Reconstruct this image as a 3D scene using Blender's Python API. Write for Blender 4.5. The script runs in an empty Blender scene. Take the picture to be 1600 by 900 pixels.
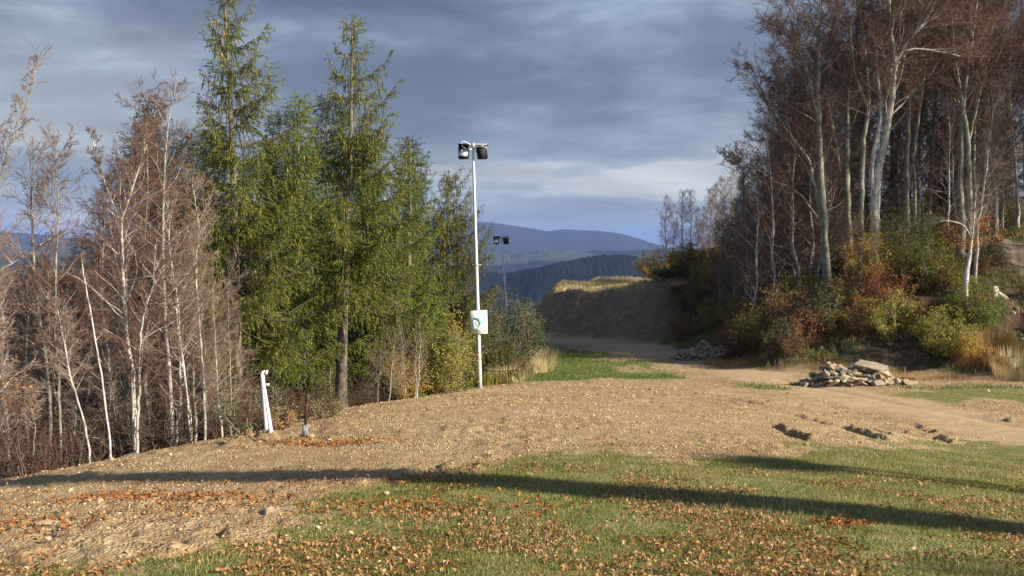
import bpy, math, random
import numpy as np
R = math.radians
sc = bpy.context.scene
C = sc.collection

# ------------------------------------------------------------------ camera
EYE = 1.65
F = 1570.0
PITCH = math.atan(75 / F)
cd = bpy.data.cameras.new("camera"); cam = bpy.data.objects.new("camera", cd); C.objects.link(cam)
cam.location = (0, 0, EYE)
cam.rotation_euler = (math.pi / 2 - PITCH, 0, 0)
cd.sensor_width = 36; cd.lens = 36 * F / 1600
cd.clip_start = 0.1; cd.clip_end = 90000
sc.camera = cam

# ------------------------------------------------------------------ light
SUN_AZ, SUN_EL = 24, 27          # degrees: behind the right-hand side, above the horizon
sv = (math.cos(R(SUN_EL)) * math.cos(R(SUN_AZ)), -math.cos(R(SUN_EL)) * math.sin(R(SUN_AZ)), math.sin(R(SUN_EL)))
sd = bpy.data.lights.new("sun", 'SUN'); sun = bpy.data.objects.new("sun", sd); C.objects.link(sun)
sd.energy = 5.0; sd.angle = R(0.9); sd.color = (1.0, 0.88, 0.68)
from mathutils import Vector
sun.rotation_euler = Vector(sv).to_track_quat('Z', 'Y').to_euler()
sun.location = (60, -30, 60)

world = bpy.data.worlds.new("World"); sc.world = world; world.use_nodes = True
nt = world.node_tree; nt.nodes.clear()
def N(nt, t, **k):
    n = nt.nodes.new(t)
    for a, v in k.items(): setattr(n, a, v)
    return n
def L(nt, a, b): nt.links.new(a, b)
def setin(n, **k):
    for a, v in k.items(): n.inputs[a.replace('_', ' ')].default_value = v
def ramp(nt, stops, fac=None, interp='LINEAR'):
    r = N(nt, 'ShaderNodeValToRGB'); r.color_ramp.interpolation = interp
    e = r.color_ramp.elements
    while len(e) < len(stops): e.new(0.5)
    for i, (p, c) in enumerate(stops):
        e[i].position = p; e[i].color = (*c, 1) if len(c) == 3 else c
    if fac is not None: L(nt, fac, r.inputs[0])
    return r
def mix(nt, fac, a, b, mode='MIX'):
    m = N(nt, 'ShaderNodeMix', data_type='RGBA', blend_type=mode)
    for s, v in ((m.inputs[0], fac), (m.inputs[6], a), (m.inputs[7], b)):
        if isinstance(v, (int, float)): s.default_value = v
        elif isinstance(v, tuple): s.default_value = (*v, 1)
        else: L(nt, v, s)
    return m.outputs[2]
def mth(nt, op, a, b=0.0, clamp=False):
    m = N(nt, 'ShaderNodeMath', operation=op, use_clamp=clamp)
    for s, v in ((m.inputs[0], a), (m.inputs[1], b)):
        if isinstance(v, (int, float)): s.default_value = v
        else: L(nt, v, s)
    return m.outputs[0]
def noise(nt, vec, scale, detail=4, rough=0.55, dist=0.0):
    n = N(nt, 'ShaderNodeTexNoise'); setin(n, Scale=scale, Detail=detail, Roughness=rough, Distortion=dist)
    if vec is not None: L(nt, vec, n.inputs['Vector'])
    return n.outputs['Fac']

sky = N(nt, 'ShaderNodeTexSky', sky_type='NISHITA'); sky.sun_disc = False
sky.sun_elevation = R(SUN_EL); sky.sun_rotation = R(90 + SUN_AZ); sky.altitude = 900
tc = N(nt, 'ShaderNodeTexCoord')
sep = N(nt, 'ShaderNodeSeparateXYZ'); L(nt, tc.outputs['Generated'], sep.inputs[0])
zc_ = mth(nt, 'ADD', mth(nt, 'MAXIMUM', sep.outputs[2], 0.0), 0.17)
cx = mth(nt, 'DIVIDE', sep.outputs[0], zc_); cy = mth(nt, 'DIVIDE', sep.outputs[1], zc_)
cmb = N(nt, 'ShaderNodeCombineXYZ'); L(nt, cx, cmb.inputs[0]); L(nt, cy, cmb.inputs[1])
mp = N(nt, 'ShaderNodeMapping'); mp.inputs['Scale'].default_value = (0.8, 0.95, 1); mp.inputs['Location'].default_value = (5.1, 2.2, 0)
mp.inputs['Rotation'].default_value = (0, 0, R(6))
L(nt, cmb.outputs[0], mp.inputs[0])
n1 = noise(nt, mp.outputs[0], 0.8, 7, 0.55, 0.35)
n2 = noise(nt, mp.outputs[0], 2.6, 6, 0.55, 0.3)
cl = mth(nt, 'ADD', mth(nt, 'MULTIPLY', n1, 0.62), mth(nt, 'MULTIPLY', n2, 0.38))
cloudc = ramp(nt, [(0.38, (2.3, 2.75, 3.3)), (0.43, (1.35, 1.68, 2.25)), (0.48, (0.84, 1.06, 1.56)), (0.55, (0.48, 0.61, 0.96))], cl)
# brighter, thinner cloud low over the horizon
low = ramp(nt, [(0.0, (1, 1, 1)), (0.045, (0.85, 0.85, 0.85)), (0.13, (0.28, 0.28, 0.28)), (0.24, (0, 0, 0))], sep.outputs[2])
n3 = noise(nt, mp.outputs[0], 0.9, 6, 0.6, 0.3)
lowc = ramp(nt, [(0.38, (1.5, 1.95, 2.6)), (0.5, (2.3, 2.85, 3.4)), (0.58, (4.0, 4.1, 4.1))], n3)
lowf = mth(nt, 'MULTIPLY', low.outputs[0], mth(nt, 'ADD', 0.8, mth(nt, 'MULTIPLY', mth(nt, 'SUBTRACT', 0.55, n1), 3.0)), clamp=True)
cc = mix(nt, lowf, cloudc.outputs[0], lowc.outputs[0])
gap = ramp(nt, [(0.30, (1, 1, 1)), (0.40, (0, 0, 0))], n1)
skyout = mix(nt, 0.9, sky.outputs[0], cc)
skyout = mix(nt, mth(nt, 'MULTIPLY', gap.outputs[0], 0.35), skyout, sky.outputs[0])
# the cloud bank ends behind the viewer, where the sun stands in clear sky
clear = mth(nt, 'MULTIPLY', mth(nt, 'SUBTRACT', -0.1, sep.outputs[1]), 3.0, clamp=True)
skyout = mix(nt, clear, skyout, sky.outputs[0])
bg = N(nt, 'ShaderNodeBackground'); bg.inputs[1].default_value = 0.085
L(nt, skyout, bg.inputs[0])
wo = N(nt, 'ShaderNodeOutputWorld'); L(nt, bg.outputs[0], wo.inputs[0])
sc.view_settings.view_transform = 'Standard'; sc.view_settings.look = 'None'
sc.view_settings.exposure = 1.06; sc.view_settings.gamma = 1
sc.view_settings.use_curve_mapping = False
sc.render.engine = 'CYCLES'
sc.cycles.max_bounces = 6; sc.cycles.transparent_max_bounces = 6
sc.cycles.volume_bounces = 0

# ------------------------------------------------------------------ numbers: pixels of the photograph <-> the place
CP, SP = math.cos(PITCH), math.sin(PITCH)
def ray(px, py):
    u = (px - 800) / F; v = (450 - py) / F
    dy = CP + v * SP; dz = v * CP - SP
    return u / dy, dz / dy
def P(px, py, d):
    a, b = ray(px, py)
    return (a * d, d, EYE + b * d)

def hash2(ix, iy, s):
    h = (ix * 374761393 + iy * 668265263 + s * 362437) & 0xffffffff
    h = ((h ^ (h >> 13)) * 1274126177) & 0xffffffff
    return ((h ^ (h >> 16)) & 0xffff) / 65535.0
def vnoise(x, y, s=0):
    x = np.asarray(x, float); y = np.asarray(y, float)
    ix = np.floor(x).astype(np.int64); iy = np.floor(y).astype(np.int64)
    fx = x - ix; fy = y - iy
    fx = fx * fx * (3 - 2 * fx); fy = fy * fy * (3 - 2 * fy)
    a = hash2(ix, iy, s); b = hash2(ix + 1, iy, s); c = hash2(ix, iy + 1, s); d = hash2(ix + 1, iy + 1, s)
    return (a * (1 - fx) + b * fx) * (1 - fy) + (c * (1 - fx) + d * fx) * fy
def fbm(x, y, o=4, s=0):
    t = 0; a = 0.5; 
    for k in range(o):
        t = t + a * (vnoise(x, y, s + k * 7) - 0.5); x = x * 2.03 + 11.3; y = y * 2.03 + 5.7; a *= 0.5
    return t
def sstep(a, b, x):
    t = np.clip((np.asarray(x, float) - a) / (b - a), 0, 1); return t * t * (3 - 2 * t)

def sdpoly(x, y, poly):
    """signed distance to a closed polygon, positive inside"""
    x = np.asarray(x, float); y = np.asarray(y, float)
    d = np.full(x.shape, 1e18); ins = np.zeros(x.shape, bool)
    n = len(poly)
    for i in range(n):
        ax, ay = poly[i]; bx, by = poly[(i + 1) % n]
        ex, ey = bx - ax, by - ay
        t = np.clip(((x - ax) * ex + (y - ay) * ey) / (ex * ex + ey * ey + 1e-12), 0, 1)
        d = np.minimum(d, (x - ax - t * ex) ** 2 + (y - ay - t * ey) ** 2)
        c = ((ay > y) != (by > y))
        if ay != by: ins ^= c & (x < ex * (y - ay) / (by - ay) + ax)
    d = np.sqrt(d)
    return np.where(ins, d, -d)
def dline(x, y, pl):
    d = np.full(np.asarray(x, float).shape, 1e18)
    for (ax, ay), (bx, by) in zip(pl[:-1], pl[1:]):
        ex, ey = bx - ax, by - ay
        t = np.clip(((x - ax) * ex + (y - ay) * ey) / (ex * ex + ey * ey), 0, 1)
        d = np.minimum(d, (x - ax - t * ex) ** 2 + (y - ay - t * ey) ** 2)
    return np.sqrt(d)

ED_Y = [-200, -10, 5, 17.1, 23.5, 29, 33, 38, 45, 60, 75, 90, 200]
ED_X = [-14, -12, -11, -8.5, -5.9, -4.7, -2.9, -1.6, -0.9, -0.9, -1.5, -4, -30]
PR_Y = [-300, -20, 0, 6, 20, 38, 50, 57, 75, 85, 95, 150, 900, 40000]
PR_Z = [4, 1, 0, -0.55, -2.0, -3.8, -4.35, -4.65, -5.5, -6.5, -9, -30, -340, -350]
_yy = np.concatenate([np.arange(-300, 200, 0.5), np.arange(200, 40000, 50)])
_zz = np.interp(_yy, PR_Y, PR_Z)
_k = np.ones(9) / 9
_zs = np.convolve(np.pad(_zz, 4, mode='edge'), _k, 'valid')
HILL = [(60, 2), (31, 28), (19.8, 38.5), (15, 41), (11.2, 43.5), (10, 50), (9.8, 58), (8.6, 65), (5, 70), (1.6, 73), (0.2, 88), (3, 112), (60, 170), (400, 300), (400, -300), (60, -40)]
def H0(x, y):
    x = np.asarray(x, float); y = np.asarray(y, float)
    z = np.interp(y, _yy, _zs)
    z = z - .007 * np.minimum(x * x, 90) * sstep(2, 10, y) * (1 - sstep(24, 36, y))
    s = np.interp(y, ED_Y, ED_X) - x
    w = 1.6
    dr = 0.32 * ((np.sqrt(s * s + w * w) + s) / 2)
    dr = dr + 0.25 * np.maximum(s - 30, 0)
    z = z - np.minimum(dr, 340)
    q = sdpoly(x, y, HILL)
    q = q + fbm(x * 0.35, y * 0.35, 3, 5) * 1.6
    t = sstep(-3, 15, x + (60 - y) * 0.35 - 4)
    tb = sstep(4, 11, x + (60 - y) * 0.5 - 1)
    top = -2.3 + 4.6 * t + 0.03 * np.maximum(x - 20, 0)
    top = top - 0.3 * np.maximum(y - 108, 0) - 0.5 * np.maximum(3.6 - x, 0) + (1 - t) * fbm(x * .45, y * .2, 3, 401) * 1.1
    kk = 1.3 * (1 - tb) + 0.52 * tb
    qq = (np.sqrt(q * q + 0.6) + q) / 2
    rise = kk * qq
    room = np.maximum(top - z, 0.0)
    e = 3.0 * tb + 9.0 * (1 - tb)
    r2 = np.where(room > 0.05, room * (1 - np.exp(-np.clip((rise / np.maximum(room, 0.05)) ** 1.0 * 1.0, 0, 50) ** e)) ** (1 / e), 0)
    z = z + r2
    z = np.maximum(z, -350 + 0 * z)
    return z
# clods and ruts pushed up by machines: (px, py, length m, width m, height m, angle)
RUTS = [(1319, 668, 1382, 688, .30, .24), (1366, 675, 1397, 684, .28, .18), (1445, 673, 1465, 677, .25, .18), (1463, 684, 1490, 693, .22, .18), (1386, 666, 1411, 661, .3, .10), (1240, 681, 1274, 693, .2, .1),
        (1251, 650, 1301, 664, .25, .14), (1312, 639, 1330, 640, .2, .1), (1545, 654, 1600, 659, .45, .2), (1406, 684, 1420, 675, .2, .1), (1207, 666, 1262, 691, .2, .16), (1100, 597, 1160, 600, .5, .14),
        (1170, 628, 1200, 634, .3, .13), (1140, 624, 1165, 628, .3, .1), (1480, 660, 1510, 662, .3, .08), (1430, 664, 1440, 670, .3, .12), (1020, 597, 1070, 598, .5, .1), (900, 640, 925, 643, .2, .06), (760, 655, 800, 658, .25, .07)]
MOUNDS = [(392, 690, .62, .42, .17, 0), (425, 688, .5, .4, .14, 0), (372, 694, .4, .3, .12, 0), (470, 690, .5, .3, .1, 0), (520, 690, .8, .3, .07, 0), (570, 686, .7, .3, .07, 0),
        (160, 712, .6, .3, .06, 0), (700, 735, .5, .2, .06, 0), (750, 738, .5, .3, .09, 0), (230, 700, .9, .3, .06, 0), (640, 650, 1., .3, .07, 0)]
_D = np.arange(3.0, 140, 0.05)
def gp(px, py):
    a, b = ray(px, py)
    z = H0(a * _D, _D); r = EYE + b * _D
    i = np.argmax(z > r)
    if not (z > r).any(): i = len(_D) - 1
    return float(a * _D[i]), float(_D[i])
def gpoly(pts): return [gp(*p) for p in pts]
RW = [(gp(px, py), l, w, h, R(a)) for px, py, l, w, h, a in MOUNDS]
RS = [(gp(a, b), gp(c, d), w, h) for a, b, c, d, w, h in RUTS]

ROAD = gpoly([(1700, 712), (1600, 682), (1500, 655), (1400, 634), (1300, 612), (1200, 592)]) + [(10.2, 46), (8.8, 53), (7.2, 60), (4.5, 66), (1.5, 69)]
RUTL = gpoly([(1640, 676), (1500, 648), (1400, 630), (1300, 609), (1220, 594)])
GRASS = [(-14, 3), (30, 1), (30, 13)] + gpoly([(1600, 697), (1500, 690), (1420, 702), (1250, 702), (1000, 708), (860, 722), (740, 748), (560, 776), (420, 800), (330, 835), (180, 858), (0, 868)])
VERGE = gpoly([(1395, 606), (1440, 604), (1520, 603), (1650, 606), (1700, 640), (1560, 628), (1480, 632), (1400, 622)])
VERGE2 = gpoly([(1130, 598), (1190, 601), (1260, 612), (1290, 622), (1230, 618), (1150, 606)])
VERGE3 = gpoly([(1560, 692), (1500, 688), (1450, 694), (1600, 705), (1640, 700)])
MEADOW = [(-1.4, 39.5), (7.2, 39.8), (7.0, 47), (5.6, 54), (3.2, 60), (2.5, 66), (-1.2, 70), (-1.3, 50)]
PATH = [(24.2, 40.5), (24.5, 43.5), (24.6, 47), (24.5, 51), (25.5, 60)]
TOPG = [(-1, 72), (5, 67), (8.6, 68.5), (12, 76), (14, 80), (16, 100), (3, 110), (0, 88)]
def masks(x, y):
    n = fbm(x * 0.8, y * 0.8, 4, 31) * 2.0; nf = fbm(x * 5, y * 5, 3, 77)
    g = sstep(-0.9, 1.1, sdpoly(x, y, GRASS) + n * 2.4 + nf * 1.6)
    g = np.maximum(g, 0.62 * sstep(-0.3, 0.9, sdpoly(x, y, VERGE) + n * 1.6))
    g = np.maximum(g, 0.55 * sstep(-0.2, 0.9, sdpoly(x, y, VERGE2) + n * 1.4))
    g = np.maximum(g, 0.85 * sstep(-0.2, 0.5, sdpoly(x, y, VERGE3) + n * 0.6))
    bare = sstep(-0.1, 0.8, fbm(x * 0.5 + 9, y * 0.25, 4, 3) * 2.6 + sstep(2.5, 6.5, x) * 0.8 - 0.1)
    mead = sstep(-0.3, 0.9, sdpoly(x, y, MEADOW) + n * 1.0)
    mead = mead * (1 - 0.85 * bare * sstep(41, 44, y))
    dr = dline(x, y, ROAD)
    road = 1 - sstep(0.9, 1.9, dr + n * 0.5)
    mead = mead * (1 - road)
    hill = sstep(-1.0, 0.5, sdpoly(x, y, HILL) + n * 0.6)
    path = hill * (1 - sstep(0.5, 1.3, dline(x, y, PATH) + n * 0.4))
    qh = sdpoly(x, y, HILL) + fbm(x * 0.35, y * 0.35, 3, 5) * 1.6
    topg = sstep(-0.4, 0.8, sdpoly(x, y, TOPG) + n * 0.4) * sstep(2.6, 3.0, qh + nf * 1.2)
    s = np.interp(y, ED_Y, ED_X) - x
    wood = sstep(0.4, 2.2, s + n)
    bank = hill * (1 - sstep(3, 9, x + (60 - y) * 0.5 - 1)) * (1 - topg)
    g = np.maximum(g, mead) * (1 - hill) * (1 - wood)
    return dict(grass=g, road=road * (1 - hill), hill=hill, path=path, topg=topg, wood=wood, bank=bank, mead=mead)
def Hfine(x, y, m=None):
    x = np.asarray(x, float); y = np.asarray(y, float)
    if m is None: m = masks(x, y)
    z = H0(x, y)
    r = np.hypot(x, y)
    near = 1 - sstep(90, 160, r)
    rough = (1 - m['grass'] * 0.75) * (1 - m['road'] * 0.85)
    clod = np.abs(fbm(x * 2.6, y * 2.6, 4, 55)) * 0.14 + fbm(x * 7.5, y * 7.5, 3, 91) * 0.07
    rows = np.abs(fbm(x * 0.9 + y * .25, y * 3.2, 4, 97))
    clod = clod + rows * .10
    patch = 0.45 + 0.9 * sstep(-0.1, 0.2, fbm(x * .5, y * .5, 2, 8))
    z = z + near * rough * clod * patch
    z = z + near * fbm(x * 0.25, y * 0.25, 3, 12) * 0.14 * sstep(4, 12, r)
    z = z + near * (m['hill'] + m['wood'] * .6) * fbm(x * 0.9, y * 0.9, 4, 44) * 0.7 * (1 - .8 * m['topg'])
    z = z + near * m['bank'] * (np.abs(fbm(x * 1.3, y * .9 + z * 1.3, 5, 66)) * 1.7 - .2)
    for (cx_, cy_), l, w, h, a in RW:
        dx = x - cx_; dy_ = y - cy_; ca, sa = math.cos(a), math.sin(a)
        u = dx * ca + dy_ * sa; v = -dx * sa + dy_ * ca
        k = np.exp(-(u / (l * .5)) ** 2 * 1.3 - (v / (w * .8)) ** 2 * 1.3)
        z = z + h * .8 * k * np.clip(1 + 5.5 * fbm(x * 5, y * 5, 4, 9), 0, 2)
    for (ax, ay), (bx, by), w, h in RS:
        if by > ay: ax, ay, bx, by = bx, by, ax, ay
        ex, ey = bx - ax, by - ay; ln = math.hypot(ex, ey) + 1e-6; ex /= ln; ey /= ln
        u = ((x - ax) * ex + (y - ay) * ey); v = (x - ax) * (-ey) + (y - ay) * ex      # v>0: towards the sun side
        v = v + fbm(x * 3.5, y * 3.5, 3, 19) * .35
        f = np.where(v > 0, np.exp(-v / (w * 1.1)), np.exp(v / (w * .12)))
        g_ = sstep(-.25, .15, u) * (1 - sstep(ln - .15, ln + .25, u))
        z = z + h * .55 * f * g_ * np.clip(.8 + 2.5 * fbm(x * 4, y * 4, 3, 29), .35, 1.15) - h * .25 * np.exp(-((v + w * .5) / (w * .4)) ** 2) * g_
    # wheel track hollows on the dirt road
    z = z - 0.05 * np.exp(-(dline(x, y, RUTL) / 0.22) ** 2)
    z = np.where(r > 160, z + fbm(x * 0.004, y * 0.004, 4, 71) * 60 * sstep(200, 900, r), z)
    return z
def ground(x, y): return float(Hfine(np.array([x]), np.array([y]))[0])

# ------------------------------------------------------------------ materials
def newmat(name):
    m = bpy.data.materials.new(name); m.use_nodes = True
    nt = m.node_tree; nt.nodes.clear()
    out = N(nt, 'ShaderNodeOutputMaterial'); b = N(nt, 'ShaderNodeBsdfPrincipled')
    L(nt, b.outputs[0], out.inputs[0]); b.inputs['Roughness'].default_value = 0.85
    b.inputs['Specular IOR Level'].default_value = 0.25
    return m, nt, b, out
def simple(name, col, rough=0.8, metal=0.0, var=0.25, scale=8, bump=0.0, stretch=None):
    m, nt, b, out = newmat(name)
    tc = N(nt, 'ShaderNodeTexCoord'); v = tc.outputs['Object']
    if stretch:
        mp = N(nt, 'ShaderNodeMapping'); mp.inputs['Scale'].default_value = stretch; L(nt, v, mp.inputs[0]); v = mp.outputs[0]
    f = noise(nt, v, scale, 5, 0.6)
    r = ramp(nt, [(0.3, tuple(c * (1 - var) for c in col)), (0.7, tuple(min(1, c * (1 + var)) for c in col))], f)
    L(nt, r.outputs[0], b.inputs['Base Color'])
    b.inputs['Roughness'].default_value = rough; b.inputs['Metallic'].default_value = metal
    if bump:
        bp = N(nt, 'ShaderNodeBump'); bp.inputs['Strength'].default_value = bump; bp.inputs['Distance'].default_value = 0.03
        L(nt, f, bp.inputs['Height']); L(nt, bp.outputs[0], b.inputs['Normal'])
    return m
def leafmat(name, stops, trans=0.35, rough=0.6, spec=0.3, zshift=None):
    """each leaf takes its own colour from the ramp"""
    m, nt, b, out = newmat(name)
    g = N(nt, 'ShaderNodeNewGeometry')
    f = g.outputs['Random Per Island']
    tc = N(nt, 'ShaderNodeTexCoord')
    big = noise(nt, tc.outputs['Object'], 0.9, 3)
    f2 = mth(nt, 'ADD', mth(nt, 'MULTIPLY', f, 0.7), mth(nt, 'MULTIPLY', mth(nt, 'SUBTRACT', big, 0.35), 0.9), clamp=True)
    n = len(stops)
    r = ramp(nt, [(i / max(1, n - 1), c) for i, c in enumerate(stops)], f2)
    L(nt, r.outputs[0], b.inputs['Base Color']); b.inputs['Roughness'].default_value = rough
    b.inputs['Specular IOR Level'].default_value = spec
    if trans:
        t = N(nt, 'ShaderNodeBsdfTranslucent'); L(nt, r.outputs[0], t.inputs[0])
        ms = N(nt, 'ShaderNodeMixShader'); ms.inputs[0].default_value = trans
        L(nt, b.outputs[0], ms.inputs[1]); L(nt, t.outputs[0], ms.inputs[2]); L(nt, ms.outputs[0], out.inputs[0])
    return m
def barkmat(name, base, dark, moss=None, mossamt=0.4):
    m, nt, b, out = newmat(name)
    tc = N(nt, 'ShaderNodeTexCoord')
    mp = N(nt, 'ShaderNodeMapping'); mp.inputs['Scale'].default_value = (1, 1, 0.35); L(nt, tc.outputs['Object'], mp.inputs[0])
    f = noise(nt, mp.outputs[0], 9, 6, 0.65)
    f2 = noise(nt, tc.outputs['Object'], 1.3, 3, 0.6)
    c = ramp(nt, [(0.36, dark), (0.6, base)], f).outputs[0]
    if moss:
        mk = ramp(nt, [(0.62 - mossamt * .4, (0, 0, 0)), (0.75 - mossamt * .3, (1, 1, 1))], f2).outputs[0]
        c = mix(nt, mth(nt, 'MULTIPLY', mk, 0.7), c, moss)
    L(nt, c, b.inputs['Base Color'])
    bp = N(nt, 'ShaderNodeBump'); bp.inputs['Strength'].default_value = 0.5; bp.inputs['Distance'].default_value = 0.02
    L(nt, f, bp.inputs['Height']); L(nt, bp.outputs[0], b.inputs['Normal'])
    return m
M = {}
M['beech_bark'] = barkmat('grey beech bark', (.34, .325, .275), (.13, .12, .10), (.14, .15, .07), .4)
M['pale_bark'] = barkmat('pale smooth bark', (.53, .50, .445), (.22, .20, .17), (.2, .19, .12), .2)
M['spruce_bark'] = barkmat('spruce bark', (.20, .17, .14), (.07, .055, .045))
M['birch_bark'] = barkmat('white birch bark', (.68, .66, .62), (.22, .2, .18))
M['dark_bark'] = barkmat('dark bark', (.10, .08, .065), (.04, .032, .028))
M['twig'] = simple('reddish brown twigs', (.165, .095, .070), var=.35, scale=1.5)
M['twig_grey'] = simple('grey brown twigs', (.24, .175, .14), var=.3, scale=1.5)
M['needles'] = leafmat('spruce needles', [(.04, .068, .013), (.115, .152, .025), (.22, .235, .038), (.33, .29, .055)], .42)
M['needles_light'] = leafmat('fresh green larch needles', [(.05, .09, .016), (.14, .20, .028), (.22, .28, .045), (.29, .31, .055)], .4)
M['needles_dark'] = leafmat('dark spruce needles', [(.010, .022, .012), (.022, .040, .014), (.04, .06, .018)], .2)
M['needles_gold'] = leafmat('bronze green needles', [(.05, .065, .014), (.13, .135, .026), (.23, .20, .042)], .3)
M['cones'] = simple('hanging cones', (.30, .19, .08))
M['lf_green'] = leafmat('green shrub leaves', [(.04, .08, .015), (.09, .15, .025), (.18, .24, .045), (.30, .32, .07)], .35)
M['lf_dkgreen'] = leafmat('dark green shrub leaves', [(.025, .045, .014), (.05, .08, .024), (.10, .125, .04), (.22, .24, .12)], .25)
M['lf_yellow'] = leafmat('yellow green shrub leaves', [(.10, .14, .025), (.22, .25, .04), (.40, .34, .06), (.5, .34, .06)], .35)
M['lf_gold'] = leafmat('golden autumn leaves', [(.20, .15, .025), (.42, .30, .05), (.56, .36, .06), (.45, .22, .04)], .35)
M['lf_orange'] = leafmat('orange autumn leaves', [(.20, .07, .02), (.36, .13, .03), (.42, .2, .06), (.16, .06, .025)], .3)
M['lf_brown'] = leafmat('brown withered leaves', [(.08, .045, .022), (.15, .08, .035), (.22, .12, .045), (.11, .09, .028)], .2)
M['litter'] = leafmat('fallen beech leaves', [(.09, .045, .026), (.28, .13, .05), (.47, .25, .10), (.18, .08, .036), (.58, .38, .20), (.36, .16, .055)], .2, rough=.55)
M['grass'] = leafmat('short turf grass', [(.06, .085, .018), (.12, .16, .03), (.21, .235, .055), (.32, .28, .10), (.48, .39, .19)], .35, rough=.5)
M['grass_green'] = leafmat('fresh meadow grass', [(.035, .075, .014), (.07, .14, .022), (.11, .18, .03), (.2, .2, .07)], .35)
M['grass_dry'] = leafmat('dry yellow grass', [(.30, .23, .11), (.46, .37, .19), (.58, .48, .29), (.24, .21, .09)], .3)
M['grass_rust'] = leafmat('rusty dry grass', [(.12, .07, .03), (.26, .15, .06), (.38, .26, .11)], .3)
M['stone'] = leafmat('pale broken stone', [(.16, .13, .10), (.27, .23, .175), (.38, .33, .26), (.48, .43, .35)], 0, rough=.9)
M['gravel'] = leafmat('earthy gravel stones', [(.14, .085, .042), (.30, .205, .105), (.42, .31, .175), (.52, .42, .27), (.70, .61, .45)], 0, rough=.9)
M['galv'] = simple('galvanised steel', (.62, .66, .72), rough=.5, metal=.3, var=.1, scale=20)
M['white'] = simple('white painted metal', (.82, .81, .84), rough=.45, var=.04, scale=10)
M['black'] = simple('black coated metal', (.03, .03, .035), rough=.5, var=.2, scale=14)
M['rust'] = simple('rusty brown steel', (.085, .045, .032), var=.35, scale=14)
M['grey_metal'] = simple('dull grey metal', (.33, .34, .36), rough=.55, var=.2, scale=12)
M['reflector'] = simple('bright lamp reflector', (.9, .9, .88), rough=.15, metal=.4, var=.03)
M['sign_white'] = simple('white sign board', (.85, .85, .86), rough=.4, var=.02)
M['sign_teal'] = simple('faded teal print', (.30, .66, .60), rough=.5, var=.25, scale=30)
M['sign_ink'] = simple('grey print', (.22, .33, .36), rough=.5, var=.15, scale=20)
M['wood_pale'] = simple('weathered pale wood', (.55, .50, .43), var=.3, scale=12, bump=.5, stretch=(1, 1, .3))
M['brush'] = simple('dark brown brush', (.095, .062, .045), var=.3, scale=2)

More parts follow.
